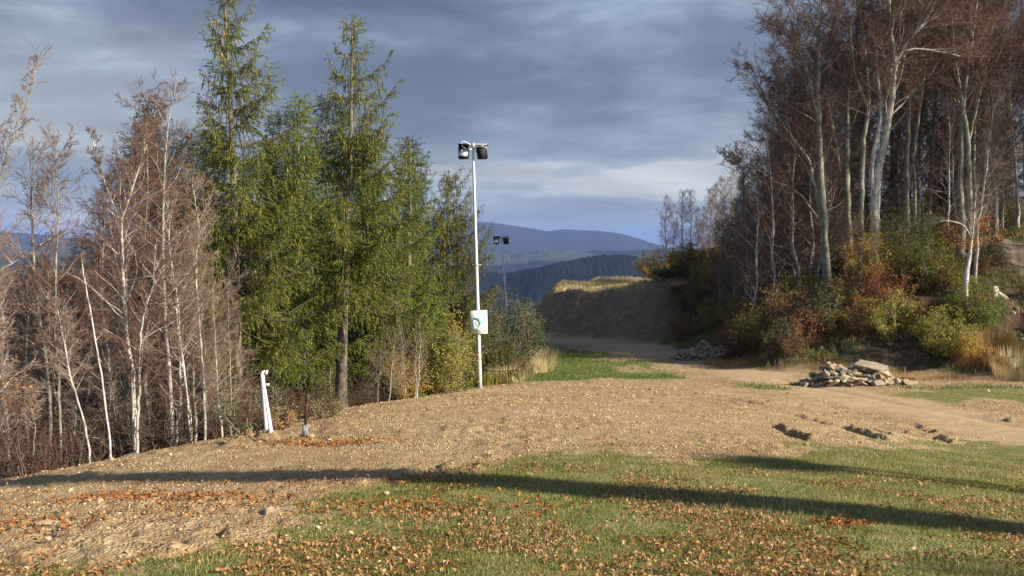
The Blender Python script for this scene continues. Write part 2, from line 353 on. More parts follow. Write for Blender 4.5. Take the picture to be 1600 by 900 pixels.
def groundmat():
    m, nt, b, out = newmat('soil, turf and dirt track')
    tc = N(nt, 'ShaderNodeTexCoord'); v = tc.outputs['Object']
    a1 = N(nt, 'ShaderNodeAttribute', attribute_name='m1'); a2 = N(nt, 'ShaderNodeAttribute', attribute_name='m2')
    s1 = N(nt, 'ShaderNodeSeparateColor'); L(nt, a1.outputs['Color'], s1.inputs[0])
    s2 = N(nt, 'ShaderNodeSeparateColor'); L(nt, a2.outputs['Color'], s2.inputs[0])
    big = noise(nt, v, 0.35, 4); mid = noise(nt, v, 2.2, 5, .65); fine = noise(nt, v, 16, 5, .7)
    vo = N(nt, 'ShaderNodeTexVoronoi'); vo.inputs['Scale'].default_value = 11; L(nt, v, vo.inputs['Vector'])
    vo2 = N(nt, 'ShaderNodeTexVoronoi'); vo2.inputs['Scale'].default_value = 32; L(nt, v, vo2.inputs['Vector'])
    grav = ramp(nt, [(0.32, (.14, .088, .043)), (0.48, (.33, .238, .13)), (0.66, (.48, .37, .22))], mth(nt, 'ADD', mth(nt, 'MULTIPLY', mid, .5), mth(nt, 'MULTIPLY', fine, .5))).outputs[0]
    st = ramp(nt, [(0.0, (1, 1, 1)), (0.24, (0.7, .7, .7)), (0.36, (0, 0, 0))], vo.outputs['Distance']).outputs[0]
    sel = mth(nt, 'GREATER_THAN', N_sep(nt, vo.outputs['Color']), 0.62)
    grav = mix(nt, mth(nt, 'MULTIPLY', mth(nt, 'MULTIPLY', st, sel), .75), grav, (.46, .38, .28))
    grav = mix(nt, ramp(nt, [(.42, (0, 0, 0)), (.62, (.55, .55, .55))], big).outputs[0], grav, mix(nt, fine, (.22, .13, .062), (.42, .285, .15)))
    grav = mix(nt, ramp(nt, [(.5, (0, 0, 0)), (.66, (.45, .45, .45))], noise(nt, v, .22, 5, .6, .6)).outputs[0], grav, mix(nt, mid, (.15, .095, .05), (.29, .195, .105)))
    grav = mix(nt, ramp(nt, [(.3, (.5, .5, .5)), (.44, (0, 0, 0))], noise(nt, v, .5, 5, .6)).outputs[0], grav, (.50, .40, .26))
    road = ramp(nt, [(0.3, (.32, .228, .13)), (0.65, (.48, .365, .22))], mid).outputs[0]
    road = mix(nt, mth(nt, 'MULTIPLY', fine, .3), road, (.30, .22, .14))
    turf = ramp(nt, [(0.3, (.07, .09, .022)), (0.46, (.14, .155, .04)), (0.57, (.23, .20, .075)), (.68, (.34, .25, .13))], mth(nt, 'ADD', mth(nt, 'MULTIPLY', mid, .6), mth(nt, 'MULTIPLY', fine, .4))).outputs[0]
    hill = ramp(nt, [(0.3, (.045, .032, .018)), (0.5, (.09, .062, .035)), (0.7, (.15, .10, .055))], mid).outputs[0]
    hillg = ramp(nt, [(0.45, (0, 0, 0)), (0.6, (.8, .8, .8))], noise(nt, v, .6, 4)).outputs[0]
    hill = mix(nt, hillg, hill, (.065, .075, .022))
    bank = ramp(nt, [(0.35, (.14, .09, .052)), (0.55, (.25, .175, .105)), (0.72, (.38, .285, .185))], mth(nt, 'ADD', mth(nt, 'MULTIPLY', mid, .5), mth(nt, 'MULTIPLY', fine, .5))).outputs[0]
    dry = ramp(nt, [(0.35, (.30, .22, .09)), (0.65, (.50, .39, .19))], mid).outputs[0]
    path = ramp(nt, [(0.35, (.13, .10, .07)), (0.65, (.26, .21, .155))], mid).outputs[0]
    c = mix(nt, s1.outputs[1], grav, road)
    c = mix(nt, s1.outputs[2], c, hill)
    c = mix(nt, s2.outputs[0], c, bank)
    c = mix(nt, s2.outputs[1], c, dry)
    c = mix(nt, s2.outputs[2], c, path)
    gm = ramp(nt, [(.35, (0, 0, 0)), (.6, (1, 1, 1))], mth(nt, 'ADD', s1.outputs[0], mth(nt, 'MULTIPLY', mth(nt, 'SUBTRACT', mid, .5), .5))).outputs[0]
    c = mix(nt, gm, c, turf)
    L(nt, c, b.inputs['Base Color']); b.inputs['Roughness'].default_value = .95
    hgt = mth(nt, 'ADD', mth(nt, 'MULTIPLY', fine, .7), mth(nt, 'MULTIPLY', mth(nt, 'SUBTRACT', 1.0, vo2.outputs['Distance']), .5))
    hgt = mth(nt, 'MULTIPLY', hgt, mth(nt, 'SUBTRACT', 1.0, mth(nt, 'MULTIPLY', s1.outputs[1], .6)))
    bp = N(nt, 'ShaderNodeBump'); bp.inputs['Strength'].default_value = .9; bp.inputs['Distance'].default_value = .05
    L(nt, hgt, bp.inputs['Height']); L(nt, bp.outputs[0], b.inputs['Normal'])
    return m
def N_sep(nt, col):
    s = N(nt, 'ShaderNodeSeparateColor'); L(nt, col, s.inputs[0]); return s.outputs[0]

# ------------------------------------------------------------------ mesh helpers
def mesh_np(name, verts, faces_list, mats, midx=None, smooth=False):
    """faces_list: list of (n,k) int arrays; midx: list of material index per array (int or array)"""
    me = bpy.data.meshes.new(name)
    verts = np.asarray(verts, np.float32).reshape(-1, 3)
    me.vertices.add(len(verts)); me.vertices.foreach_set('co', verts.ravel())
    loops = np.concatenate([np.asarray(f, np.int32).ravel() for f in faces_list]) if faces_list else np.zeros(0, np.int32)
    tot = np.concatenate([np.full(len(f), f.shape[1], np.int32) for f in faces_list])
    me.loops.add(len(loops)); me.loops.foreach_set('vertex_index', loops)
    me.polygons.add(len(tot))
    st = np.concatenate([[0], np.cumsum(tot)[:-1]]).astype(np.int32)
    me.polygons.foreach_set('loop_start', st)
    try: me.polygons.foreach_set('loop_total', tot)
    except Exception: pass
    if midx is not None:
        mi = np.concatenate([np.full(len(f), m_, np.int32) if np.isscalar(m_) else np.asarray(m_, np.int32) for f, m_ in zip(faces_list, midx)])
        me.polygons.foreach_set('material_index', mi)
    if smooth: me.polygons.foreach_set('use_smooth', np.ones(len(tot), bool))
    for mm in mats: me.materials.append(mm)
    me.update(calc_edges=True)
    return me
class MB:
    """collects shapes and turns them into ONE mesh"""
    def __init__(s): s.v = []; s.f = []; s.m = []; s.n = 0
    def add(s, v, f, mi=0):
        v = np.asarray(v, float).reshape(-1, 3)
        s.v.append(v)
        for a in (f if isinstance(f, list) else [f]):
            a = np.asarray(a, int)
            if len(a): s.f.append(a + s.n); s.m.append(mi)
        s.n += len(v); return s
    def box(s, c, size, rot=(0, 0, 0), mi=0, taper=1.0):
        from mathutils import Euler
        x, y, z = [q / 2 for q in size]
        v = np.array([(-x, -y, -z), (x, -y, -z), (x, y, -z), (-x, y, -z), (-x * taper, -y * taper, z), (x * taper, -y * taper, z), (x * taper, y * taper, z), (-x * taper, y * taper, z)])
        v = v @ np.array(Euler(rot).to_matrix()).T + np.array(c)
        return s.add(v, np.array([(3, 2, 1, 0), (4, 5, 6, 7), (0, 1, 5, 4), (1, 2, 6, 5), (2, 3, 7, 6), (3, 0, 4, 7)]), mi)
    def tube(s, pts, rad, n=10, mi=0, cap=True, wob=0.0, rng=None):
        pts = np.asarray(pts, float); k = len(pts)
        rad = np.full(k, rad) if np.isscalar(rad) else np.asarray(rad, float)
        t = np.gradient(pts, axis=0); t /= np.linalg.norm(t, axis=1)[:, None] + 1e-9
        up = np.array([0.31, 0.95, 0.05]) if abs(t[0][2]) > .7 else np.array([0, 0, 1.])
        vs = []; a = np.arange(n) * 2 * math.pi / n
        x = np.cross(up, t[0]); x /= np.linalg.norm(x)
        for i in range(k):
            x = x - t[i] * np.dot(x, t[i]); x /= np.linalg.norm(x) + 1e-9; y = np.cross(t[i], x)
            r = rad[i]
            rr = np.full(n, r) if not wob else r * (1 + wob * np.sin(a * 2 + i * .7) + wob * .6 * np.sin(a * 3 - i * .4))
            vs.append(pts[i] + np.cos(a)[:, None] * x * rr[:, None] + np.sin(a)[:, None] * y * rr[:, None])
        v = np.concatenate(vs)
        i0 = np.arange(k - 1)[:, None] * n + np.arange(n)[None]; i1 = np.arange(k - 1)[:, None] * n + (np.arange(n)[None] + 1) % n
        f = np.stack([i0, i1, i1 + n, i0 + n], -1).reshape(-1, 4)
        fl = [f]
        if cap:
            fl.append(np.array([list(range(n))[::-1]])); fl.append(np.array([[(k - 1) * n + q for q in range(n)]]))
        return s.add(v, fl, mi)
    def mesh(s, name, mats, smooth=False):
        return mesh_np(name, np.concatenate(s.v), s.f, mats, s.m, smooth)
    def build(s, name, mats, parent=None, smooth=False, loc=(0, 0, 0)):
        if not isinstance(mats, (list, tuple)): mats = [mats]
        o = bpy.data.objects.new(name, s.mesh(name, mats, smooth)); C.objects.link(o)
        o.location = loc
        if parent is not None: o.parent = parent
        return o
def tag(o, label=None, cat=None, group=None, kind=None):
    if label: o['label'] = label
    if cat: o['category'] = cat
    if group: o['group'] = group
    if kind: o['kind'] = kind
    return o
def empty(name, loc, rz=0, label=None, cat=None, group=None):
    o = bpy.data.objects.new(name, None); C.objects.link(o); o.location = loc; o.rotation_euler = (0, 0, rz)
    o.empty_display_size = .2
    return tag(o, label, cat, group)
def dup(root, loc, rz=0, scale=1.0, label=None, group=None, tilt=(0, 0), mats=None):
    r = root.copy(); C.objects.link(r); r.location = loc; r.rotation_euler = (tilt[0], tilt[1], rz); r.scale = (scale,) * 3 if np.isscalar(scale) else scale
    if label: r['label'] = label
    if group: r['group'] = group
    elif 'group' in r: del r['group']
    for ch in list(root.children):
        c = ch.copy(); C.objects.link(c); c.parent = r
        for g in ch.children:
            d = g.copy(); C.objects.link(d); d.parent = c
    return r

# ------------------------------------------------------------------ ground sheet
def build_ground():
    rr = [1.2]
    while rr[-1] < 34000:
        r = rr[-1]
        k = .0068 if r < 30 else (.0075 if r < 110 else .03)
        rr.append(r * (1 + k))
    rr = np.array(rr)
    a = np.concatenate([np.arange(-180, -33, 3.0), np.arange(-33, 33.01, .11), np.arange(36, 180, 3.0)])
    a = np.radians(a)
    A, RR = np.meshgrid(a, rr)
    x = RR * np.sin(A); y = RR * np.cos(A)
    m = masks(x, y); z = Hfine(x, y, m)
    nr, na = x.shape
    v = np.stack([x, y, z], -1).reshape(-1, 3)
    i = np.arange(nr - 1)[:, None] * na; j = np.arange(na)[None]
    j1 = (j + 1) % na
    f = np.stack([i + j, i + j1, i + na + j1, i + na + j], -1).reshape(-1, 4)[:, ::-1]
    c0 = len(v); v = np.concatenate([v, [[0, 0, float(z[0].mean())]]])
    cap = np.stack([np.full(na, c0), np.arange(na), (np.arange(na) + 1) % na], -1)[:, ::-1]
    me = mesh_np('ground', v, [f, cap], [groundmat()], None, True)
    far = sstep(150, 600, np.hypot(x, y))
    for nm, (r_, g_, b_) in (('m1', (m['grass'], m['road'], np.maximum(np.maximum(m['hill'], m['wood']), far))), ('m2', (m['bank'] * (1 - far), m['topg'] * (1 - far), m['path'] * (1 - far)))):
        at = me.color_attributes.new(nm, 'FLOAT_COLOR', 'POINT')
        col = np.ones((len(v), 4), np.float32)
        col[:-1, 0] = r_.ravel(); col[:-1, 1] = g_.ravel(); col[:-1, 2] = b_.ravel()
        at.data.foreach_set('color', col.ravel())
    o = bpy.data.objects.new('ground', me); C.objects.link(o)
    tag(o, 'stony levelled hilltop soil with turf in front and a dirt track crossing it', None, None, 'structure')
build_ground()

# ------------------------------------------------------------------ far hills
def hillmat(name, cols, field=None):
    m, nt, b, out = newmat(name)
    tc = N(nt, 'ShaderNodeTexCoord')
    f = noise(nt, tc.outputs['Object'], .012, 6, .65)
    c = ramp(nt, [(.35, cols[0]), (.65, cols[1])], f).outputs[0]
    if field:
        f2 = noise(nt, tc.outputs['Object'], .0011, 4, .6)
        c = mix(nt, ramp(nt, [(.47, (0, 0, 0)), (.5, (1, 1, 1))], f2).outputs[0], c, field)
    L(nt, c, b.inputs['Base Color']); b.inputs['Specular IOR Level'].default_value = 0
    return m
def ridge(name, label, D, W, prof, zfoot, mat, ser, seed, step=2.0):
    px = np.arange(-700, 2300, step)
    pp = np.array(prof, float)
    py = np.interp(px, pp[:, 0], pp[:, 1])
    k = np.ones(9) / 9; py = np.convolve(np.pad(py, 4, mode='edge'), k, 'valid')
    u = (px - 800) / F
    zc = EYE + (375 - py) / F * D
    T = np.concatenate([np.linspace(0, 1, 34), 1 + np.linspace(.06, 1, 8)])
    U, TT = np.meshgrid(u, T)
    ZC = np.meshgrid(zc, T)[0]
    d = D - W * (1 - TT)
    h = np.where(TT <= 1, np.sin(np.clip(TT, 0, 1) * math.pi / 2) ** 1.2, np.cos((TT - 1) * math.pi / 2))
    x = U * d; 
    spur = fbm(x / (W * .25), d / (W * .5), 4, seed) * (ZC - zfoot) * .45 * np.sin(np.clip(TT, 0, 1) * math.pi) 
    z = zfoot + (ZC - zfoot) * h + spur
    z += ser * (vnoise(x / (ser * 1.2), d / (ser * 1.2), seed + 3) - .5) * (h > .2)
    z += ser * 2.5 * fbm(x / (ser * 12), d / (ser * 12), 3, seed + 9) * (h > .2)
    nr, na = x.shape
    v = np.stack([x, d, z], -1).reshape(-1, 3)
    i = np.arange(nr - 1)[:, None] * na; j = np.arange(na - 1)[None]
    f = np.stack([i + j, i + j + 1, i + na + j + 1, i + na + j], -1).reshape(-1, 4)
    o = bpy.data.objects.new(name, mesh_np(name, v, [f], [mat], None, False)); C.objects.link(o)
    return tag(o, label, None, None, 'structure')
ridge('mountain', 'long blue mountain ridge farthest away on the horizon', 12500, 3800,
      [(-700, 380), (-200, 352), (60, 366), (160, 378), (300, 372), (500, 362), (640, 352), (745, 347), (760, 347), (800, 352), (858, 362), (882, 358), (905, 360), (940, 361), (975, 366), (1000, 374), (1030, 384), (1080, 392), (1200, 398), (1500, 396), (2300, 392)],
      -350, hillmat('far forest', [(.014, .018, .024), (.026, .028, .03)]), 9, 2, 3.0)
ridge('hills', 'middle range of hills with pale fields behind the dark wooded ridge', 6500, 2300,
      [(-700, 410), (0, 398), (400, 402), (745, 395), (800, 393), (850, 390), (900, 391), (950, 393), (990, 392), (1040, 388), (1300, 395), (2300, 400)],
      -350, hillmat('forest and meadows', [(.012, .016, .02), (.02, .026, .026)], (.055, .07, .062)), 7, 7, 2.0)
ridge('hill', 'dark wooded ridge in the valley just past the lit bank', 2900, 1100,
      [(-700, 470), (-100, 440), (100, 430), (400, 440), (620, 432), (745, 426), (790, 428), (830, 420), (880, 410), (920, 401), (945, 398), (985, 399), (1010, 403), (1060, 408), (1200, 430), (2300, 450)],
      -350, hillmat('dark forest', [(.005, .008, .012), (.012, .016, .02)]), 6, 13, 1.0)

# haze: even air round the whole place
def haze():
    m = bpy.data.materials.new('haze'); m.use_nodes = True; nt = m.node_tree; nt.nodes.clear()
    out = N(nt, 'ShaderNodeOutputMaterial'); pv = N(nt, 'ShaderNodeVolumePrincipled')
    pv.inputs['Color'].default_value = (.27, .42, .88, 1); pv.inputs['Density'].default_value = 5.2e-5
    pv.inputs['Anisotropy'].default_value = 0.0
    L(nt, pv.outputs[0], out.inputs['Volume'])
    z0, z1 = -420, 300
    b = MB().box((0, 0, (z0 + z1) / 2), (80000, 80000, z1 - z0))
    o = b.build('haze', m); tag(o, 'thin blue air lying over the valleys', None, None, 'stuff')
haze()

# ------------------------------------------------------------------ branching trees
def nrm(v):
    l = math.sqrt(v[0] ** 2 + v[1] ** 2 + v[2] ** 2) + 1e-9; return (v[0] / l, v[1] / l, v[2] / l)
class Segs:
    def __init__(s): s.a = []
    def add(s, p, q, r0, r1, lv): s.a.append((*p, *q, r0, r1, lv))
def segmesh(mb, segs, sides, lvlmat):
    """every segment a tapered prism; sides by level"""
    A = np.array(segs.a)
    if not len(A): return
    for lv in np.unique(A[:, 8]):
        S = A[A[:, 8] == lv]; n = sides[int(lv)]
        p, q = S[:, 0:3], S[:, 3:6]; t = q - p; ln = np.linalg.norm(t, axis=1)[:, None] + 1e-9; t = t / ln
        q = q + t * np.minimum(S[:, 7:8] * .5, ln * .1)
        up = np.tile(np.array([[0.13, 0.21, 0.97]]), (len(S), 1)); up[np.abs(t[:, 2]) > .9] = (1, .1, 0)
        x = np.cross(up, t); x /= np.linalg.norm(x, axis=1)[:, None]; y = np.cross(t, x)
        a = np.arange(n) * 2 * math.pi / n
        ring = np.cos(a)[None, :, None] * x[:, None] + np.sin(a)[None, :, None] * y[:, None]
        v = np.concatenate([p[:, None] + ring * S[:, 6][:, None, None], q[:, None] + ring * S[:, 7][:, None, None]], 1)
        base = np.arange(len(S))[:, None] * 2 * n
        k = np.arange(n)[None]; k1 = (k + 1) % n
        f = np.stack([base + k, base + k1, base + n + k1, base + n + k], -1).reshape(-1, 4)
        mb.add(v.reshape(-1, 3), f, lvlmat[int(lv)])
def grow(acc, rng, p, d, Ln, r, lv, S):
    """S: dict per level with n (children), ang, ratio, wob, up"""
    ns = {1: 6, 2: 5, 3: 3, 4: 2}.get(lv, 2)
    st = Ln / ns; pts = [p]; dirs = [d]; rad = [r]
    w = S['wob'][lv]; up = S['up'][lv]
    for i in range(ns):
        d = nrm((d[0] + rng.gauss(0, w), d[1] + rng.gauss(0, w), d[2] + rng.gauss(0, w) * .8 + up))
        q = (p[0] + d[0] * st, p[1] + d[1] * st, p[2] + d[2] * st)
        t = (i + 1) / ns
        r1 = max(r * (1 - .78 * t) , S['rmin'])
        acc.add(p, q, rad[-1], r1, lv); p = q; pts.append(p); dirs.append(d); rad.append(r1)
    if lv >= S['max']: return
    n = S['n'][lv]; n = max(1, int(n * rng.uniform(.75, 1.25)))
    for k in range(n):
        t = .18 + .82 * (k + rng.random()) / n; t = min(t, .999)
        i = min(int(t * ns), ns - 1); f = t * ns - i
        q = tuple(pts[i][c] * (1 - f) + pts[i + 1][c] * f for c in range(3))
        dd = dirs[i + 1]
        # a side direction at an angle
        az = rng.uniform(0, 2 * math.pi)
        o = nrm((math.cos(az), math.sin(az), rng.gauss(0, .45) * S.get('flat', 1)))
        dt = o[0] * dd[0] + o[1] * dd[1] + o[2] * dd[2]
        o = nrm((o[0] - dd[0] * dt, o[1] - dd[1] * dt, o[2] - dd[2] * dt))
        an = R(rng.gauss(S['ang'][lv], 9)); ca, sa = math.cos(an), math.sin(an)
        nd = nrm((dd[0] * ca + o[0] * sa, dd[1] * ca + o[1] * sa, dd[2] * ca + o[2] * sa))
        rr = rad[i] * .62
        grow(acc, rng, q, nd, Ln * S['ratio'][lv] * (1.15 - .6 * t) * rng.uniform(.7, 1.2), max(rr * .8, S['rmin']), lv + 1, S)
BEECH = dict(n={0: 22, 1: 9, 2: 7, 3: 5}, ang={0: 48, 1: 42, 2: 42, 3: 40}, ratio={0: .36, 1: .46, 2: .5, 3: .55}, wob={1: .16, 2: .2, 3: .2, 4: .2}, up={1: .06, 2: .04, 3: .03, 4: .02}, rmin=.006, max=4)
YOUNG = dict(n={0: 34, 1: 9, 2: 7, 3: 0}, ang={0: 50, 1: 42, 2: 40, 3: 40}, ratio={0: .19, 1: .48, 2: .55, 3: .5}, wob={1: .13, 2: .15, 3: .15, 4: .15}, up={1: .05, 2: .02, 3: .02, 4: 0}, rmin=.0035, max=3)
def resample(pts, rad, k):
    pts = np.asarray(pts, float); s = np.concatenate([[0], np.cumsum(np.linalg.norm(np.diff(pts, axis=0), axis=1))])
    t = np.linspace(0, s[-1], k)
    # smooth (catmull-like by cubic on each axis through interpolation + averaging)
    o = np.stack([np.interp(t, s, pts[:, c]) for c in range(3)], -1)
    for _ in range(2):
        o[1:-1] = (o[:-2] + 2 * o[1:-1] + o[2:]) / 4
    return o, np.interp(t, s, rad), s[-1]
def bare_tree(name, label, cat, base, stems, S, rng, bark, twig, group=None, clear=.3, limb_scale=None, side=14, flag=None, extra=None, wob=.02):
    """stems: list of (pts, radii[, clear start fraction]) in local coordinates"""
    root = empty(name, base, 0, label, cat, group)
    tb = MB(); acc = Segs()
    for st in stems:
        pts, rad = st[0], st[1]; clr = st[2] if len(st) > 2 else clear
        k = max(8, int(len(pts) * 4))
        o, r, Ltot = resample(pts, rad, k)
        jit = np.array([[rng.gauss(0, 1) for _ in range(3)] for _ in range(k)]) * wob * (.4 if S is YOUNG else 1) * np.array([1, 1, .2]); jit[0] = 0
        o = o + jit
        if abs(o[0][2]) < .3:   # root flare
            r = r * (1 + .35 * np.exp(-(o[:, 2] - o[0, 2]) / .25))
        tb.tube(o, r, 9 if r[0] > .08 else 6, 0, True, .05)
        n = S['n'][0]; n = max(3, int(n * (st[3] if len(st) > 3 else 1)))
        for q in range(n):
            t = clr + (1 - clr) * ((q + rng.random()) / n) ** .9; t = min(t, .995)
            i = min(int(t * (k - 1)), k - 2); f = t * (k - 1) - i
            p = tuple(o[i] * (1 - f) + o[i + 1] * f); dd = nrm(tuple(o[i + 1] - o[i]))
            az = rng.uniform(0, 2 * math.pi)
            if flag is not None and rng.random() < flag[1]: az = rng.gauss(flag[0], .8)
            oo = nrm((math.cos(az), math.sin(az), rng.gauss(0, .2)))
            an = R(rng.gauss(S['ang'][0] * (1.2 - .5 * t), 10)); ca, sa = math.cos(an), math.sin(an)
            nd = nrm(tuple(dd[c] * ca + oo[c] * sa for c in range(3)))
            Ln = (limb_scale or Ltot * S['ratio'][0]) * (1.25 - .75 * (t - clr) / (1 - clr + 1e-6)) * rng.uniform(.6, 1.2)
            grow(acc, rng, p, nd, Ln, max(float(r[i]) * rng.uniform(.2, .42), S['rmin'] * 2), 1, S)
        # the leader ends in twigs
        for q in range(3):
            d0 = nrm(tuple(o[-1] - o[-3])); grow(acc, rng, tuple(o[-1]), nrm((d0[0] + rng.gauss(0, .25), d0[1] + rng.gauss(0, .25), d0[2])), Ltot * (.06 if S is YOUNG else .1), float(r[-1]), 2, S)
    tb.build('trunk', [bark], root, smooth=True)
    cb = MB(); segmesh(cb, acc, {1: 5, 2: 4, 3: 3, 4: 3}, {1: 0, 2: 1, 3: 1, 4: 1})
    cb.build('crown', [bark, twig], root)
    return root

def wpath(lst, d0, dd=0.0):
    """[(px,py[,d])] -> world points, d drifting by dd along the way"""
    n = len(lst); out = []
    for i, q in enumerate(lst):
        d = q[2] if len(q) > 2 else d0 + dd * i / max(1, n - 1)
        out.append(np.array(P(q[0], q[1], d)))
    return out
def local(pts, base): return [p - np.array(base) for p in pts]

# ------------------------------------------------------------------ conifers
def leafquads(mb, P0, D, W, Ln, mi, rng, curl=0.0):
    """P0 (n,3) base, D (n,3) unit dir, W (n,3) unit width dir, Ln (n,), -> diamond shaped leaves"""
    wd = rng.uniform(.7, 1.3, len(P0))[:, None]
    L_ = Ln[:, None]
    a = P0; b = P0 + D * L_ * .45 + W * wd; c = P0 + D * L_; d = P0 + D * L_ * .45 - W * wd
    v = np.stack([a, b, c, d], 1).reshape(-1, 3)
    f = np.arange(len(P0) * 4).reshape(-1, 4)
    mb.add(v, f, mi)
def unit(a): return a / (np.linalg.norm(a, axis=1)[:, None] + 1e-9)
def conifer(name, label, base, Ht, Rmax, seed, mat, crown0=.12, flag=0.0, trunk_r=.16, droop=.45, dens=1.0, sparse_top=0.0, lean=(0, 0), cones=0, whorl=.25, light=0.4, group=None, cat='conifer', ex=.62, lr=(.45, 1.25)):
    rng = np.random.default_rng(seed)
    root = empty(name, base, 0, label, cat, group)
    tb = MB(); k = 22; t = np.linspace(0, 1, k)
    tx = lean[0] * t + .05 * np.sin(t * 5 + seed); ty = lean[1] * t + .04 * np.sin(t * 4 + 1)
    pts = np.stack([tx, ty, t * Ht], -1); rad = trunk_r * (1 - t) ** .85 + .012
    rad *= (1 + .4 * np.exp(-t * Ht / .3))
    tb.tube(pts, rad, 9, 0, True, .04); 
    lb = MB(); segs = Segs(); FP = []; FD = []; FW = []; FL = []; CO = []
    h = crown0 * Ht
    while h < Ht - .12:
        tt = h / Ht
        prof = (1 - tt) ** ex * Rmax * (1 if tt > .25 else .8 + .8 * tt)
        if tt < .0: prof *= .5
        nb = rng.integers(3, 6) if tt > .85 else rng.integers(4, 7)
        if sparse_top and tt > .55 and rng.random() < sparse_top: nb = rng.integers(2, 4)
        a0 = rng.uniform(0, 6.28); w_el = rng.normal(0, .05)
        cx_ = np.interp(tt, t, tx); cy_ = np.interp(tt, t, ty)
        for b in range(nb):
            az = a0 + b * 6.28 / nb + rng.normal(0, .3)
            Lb = prof * rng.uniform(*lr) * (1 + flag * math.cos(az)) + .12
            el = -.22 + 1.0 * tt ** 1.3 + rng.normal(0, .05) + w_el
            n = 7; s = np.linspace(0, 1, n)
            sag = -droop * (1 - tt * .7) * np.sin(s * math.pi * .75) * Lb * .35 + .28 * s ** 3 * Lb * (.4 + tt)
            r_ = s * Lb
            bp = np.stack([cx_ + np.cos(az) * r_, cy_ + np.sin(az) * r_, h + math.tan(el) * r_ * .8 + sag + 0 * r_], -1)
            wv = rng.normal(0, .02 * Lb, (n, 3)); wv[0] = 0; bp += wv
            rb = max(.011, .03 * (1 - tt) + .006 * Lb)
            for i in range(n - 1): segs.add(tuple(bp[i]), tuple(bp[i + 1]), rb * (1 - s[i] * .8), rb * (1 - s[i + 1] * .8), 1)
            # side sprays
            inner = .12 if tt > .3 else .2
            nt_ = max(6, int(Lb * 24 * dens))
            ss = inner + (1 - inner) * (np.arange(nt_) + rng.random(nt_)) / nt_
            for s_ in ss:
                i = min(int(s_ * (n - 1)), n - 2); f = s_ * (n - 1) - i
                q = bp[i] * (1 - f) + bp[i + 1] * f
                dirv = bp[i + 1] - bp[i]; dirv /= np.linalg.norm(dirv)
                sidev = np.array([-math.sin(az), math.cos(az), 0]) * (1 if rng.random() < .5 else -1)
                Ls = (.12 + .30 * Lb * (1 - s_) ** .7 + .06) * rng.uniform(.6, 1.2)
                Ls = min(Ls * 1.15, .8)
                hang = rng.random() < light
                if hang: dv = np.array([rng.normal(0, .18), rng.normal(0, .18), -1.]) + dirv * .2; Ls *= rng.uniform(.7, 1.2)
                else: dv = sidev * rng.uniform(.4, 1) + dirv * .8 + np.array([0, 0, rng.normal(-.25, .2)])
                dv /= np.linalg.norm(dv)
                m = max(4, int(Ls / .029))
                u = (np.arange(m) + rng.random(m)) / m
                pp = q + dv * (u * Ls)[:, None] + np.array([0, 0, -1]) * ((u ** 2) * Ls * (.1 if hang else .35))[:, None]
                dd = dv + rng.normal(0, .34, (m, 3)) + np.array([0, 0, -.35])
                FP.append(pp); FD.append(unit(dd)); FL.append(rng.uniform(.05, .13, m))
                if Ls > .25: segs.add(tuple(q), tuple(pp[-1]), .006, .003, 2)
            if cones and tt > .55 and rng.random() < cones:
                for _ in range(rng.integers(1, 5)):
                    s_ = rng.uniform(.5, 1); i = min(int(s_ * (n - 1)), n - 2)
                    CO.append(bp[i] + rng.normal(0, .05, 3))
        h += whorl * rng.uniform(.6, 1.35) * (1 + .25 * (1 - tt))
    FP = np.concatenate(FP); FD = np.concatenate(FD); FL = np.concatenate(FL)
    W = unit(np.cross(FD, rng.normal(0, 1, FD.shape))) * .0115
    # top shoot
    leafquads(lb, FP, FD, W, FL, 1, rng)
    n = 26; tp = np.stack([np.full(n, tx[-1]) + rng.normal(0, .015, n), np.full(n, ty[-1]) + rng.normal(0, .015, n), Ht - rng.uniform(0, .5, n)], -1)
    td = unit(np.stack([rng.normal(0, .5, n), rng.normal(0, .5, n), np.full(n, .8)], -1))
    leafquads(lb, tp, td, unit(np.cross(td, rng.normal(0, 1, td.shape))) * .015, np.full(n, .12), 1, rng)
    segmesh(lb, segs, {1: 4, 2: 3}, {1: 0, 2: 0})
    for c in CO: lb.tube([c, c + np.array([0, 0, -.05]), c + np.array([0, 0, -.12])], [.012, .022, .008], 5, 2)
    tb.build('trunk', [M['spruce_bark']], root, smooth=True)
    lb.build('crown', [M['dark_bark'], mat, M['cones']], root)
    return root

def lzone(px, d, kind):
    for lim, w in ((30, 'at the left border of the picture'), (110, 'around the grey straight trunk at far left'), (175, 'around the leaning dead stem'), (235, 'behind the straightest bright beech'), (300, 'behind the bowed pale beech'), (400, 'below the tallest spruce'), (530, 'between the two tallest spruces'), (9999, 'right of the second tallest spruce')):
        if px < lim: return kind + ' ' + w
def gbase(px, d, sink=.1):
    x = (px - 800) / F * d / (CP - 0)
    return (x, d, ground(x, d) - sink)

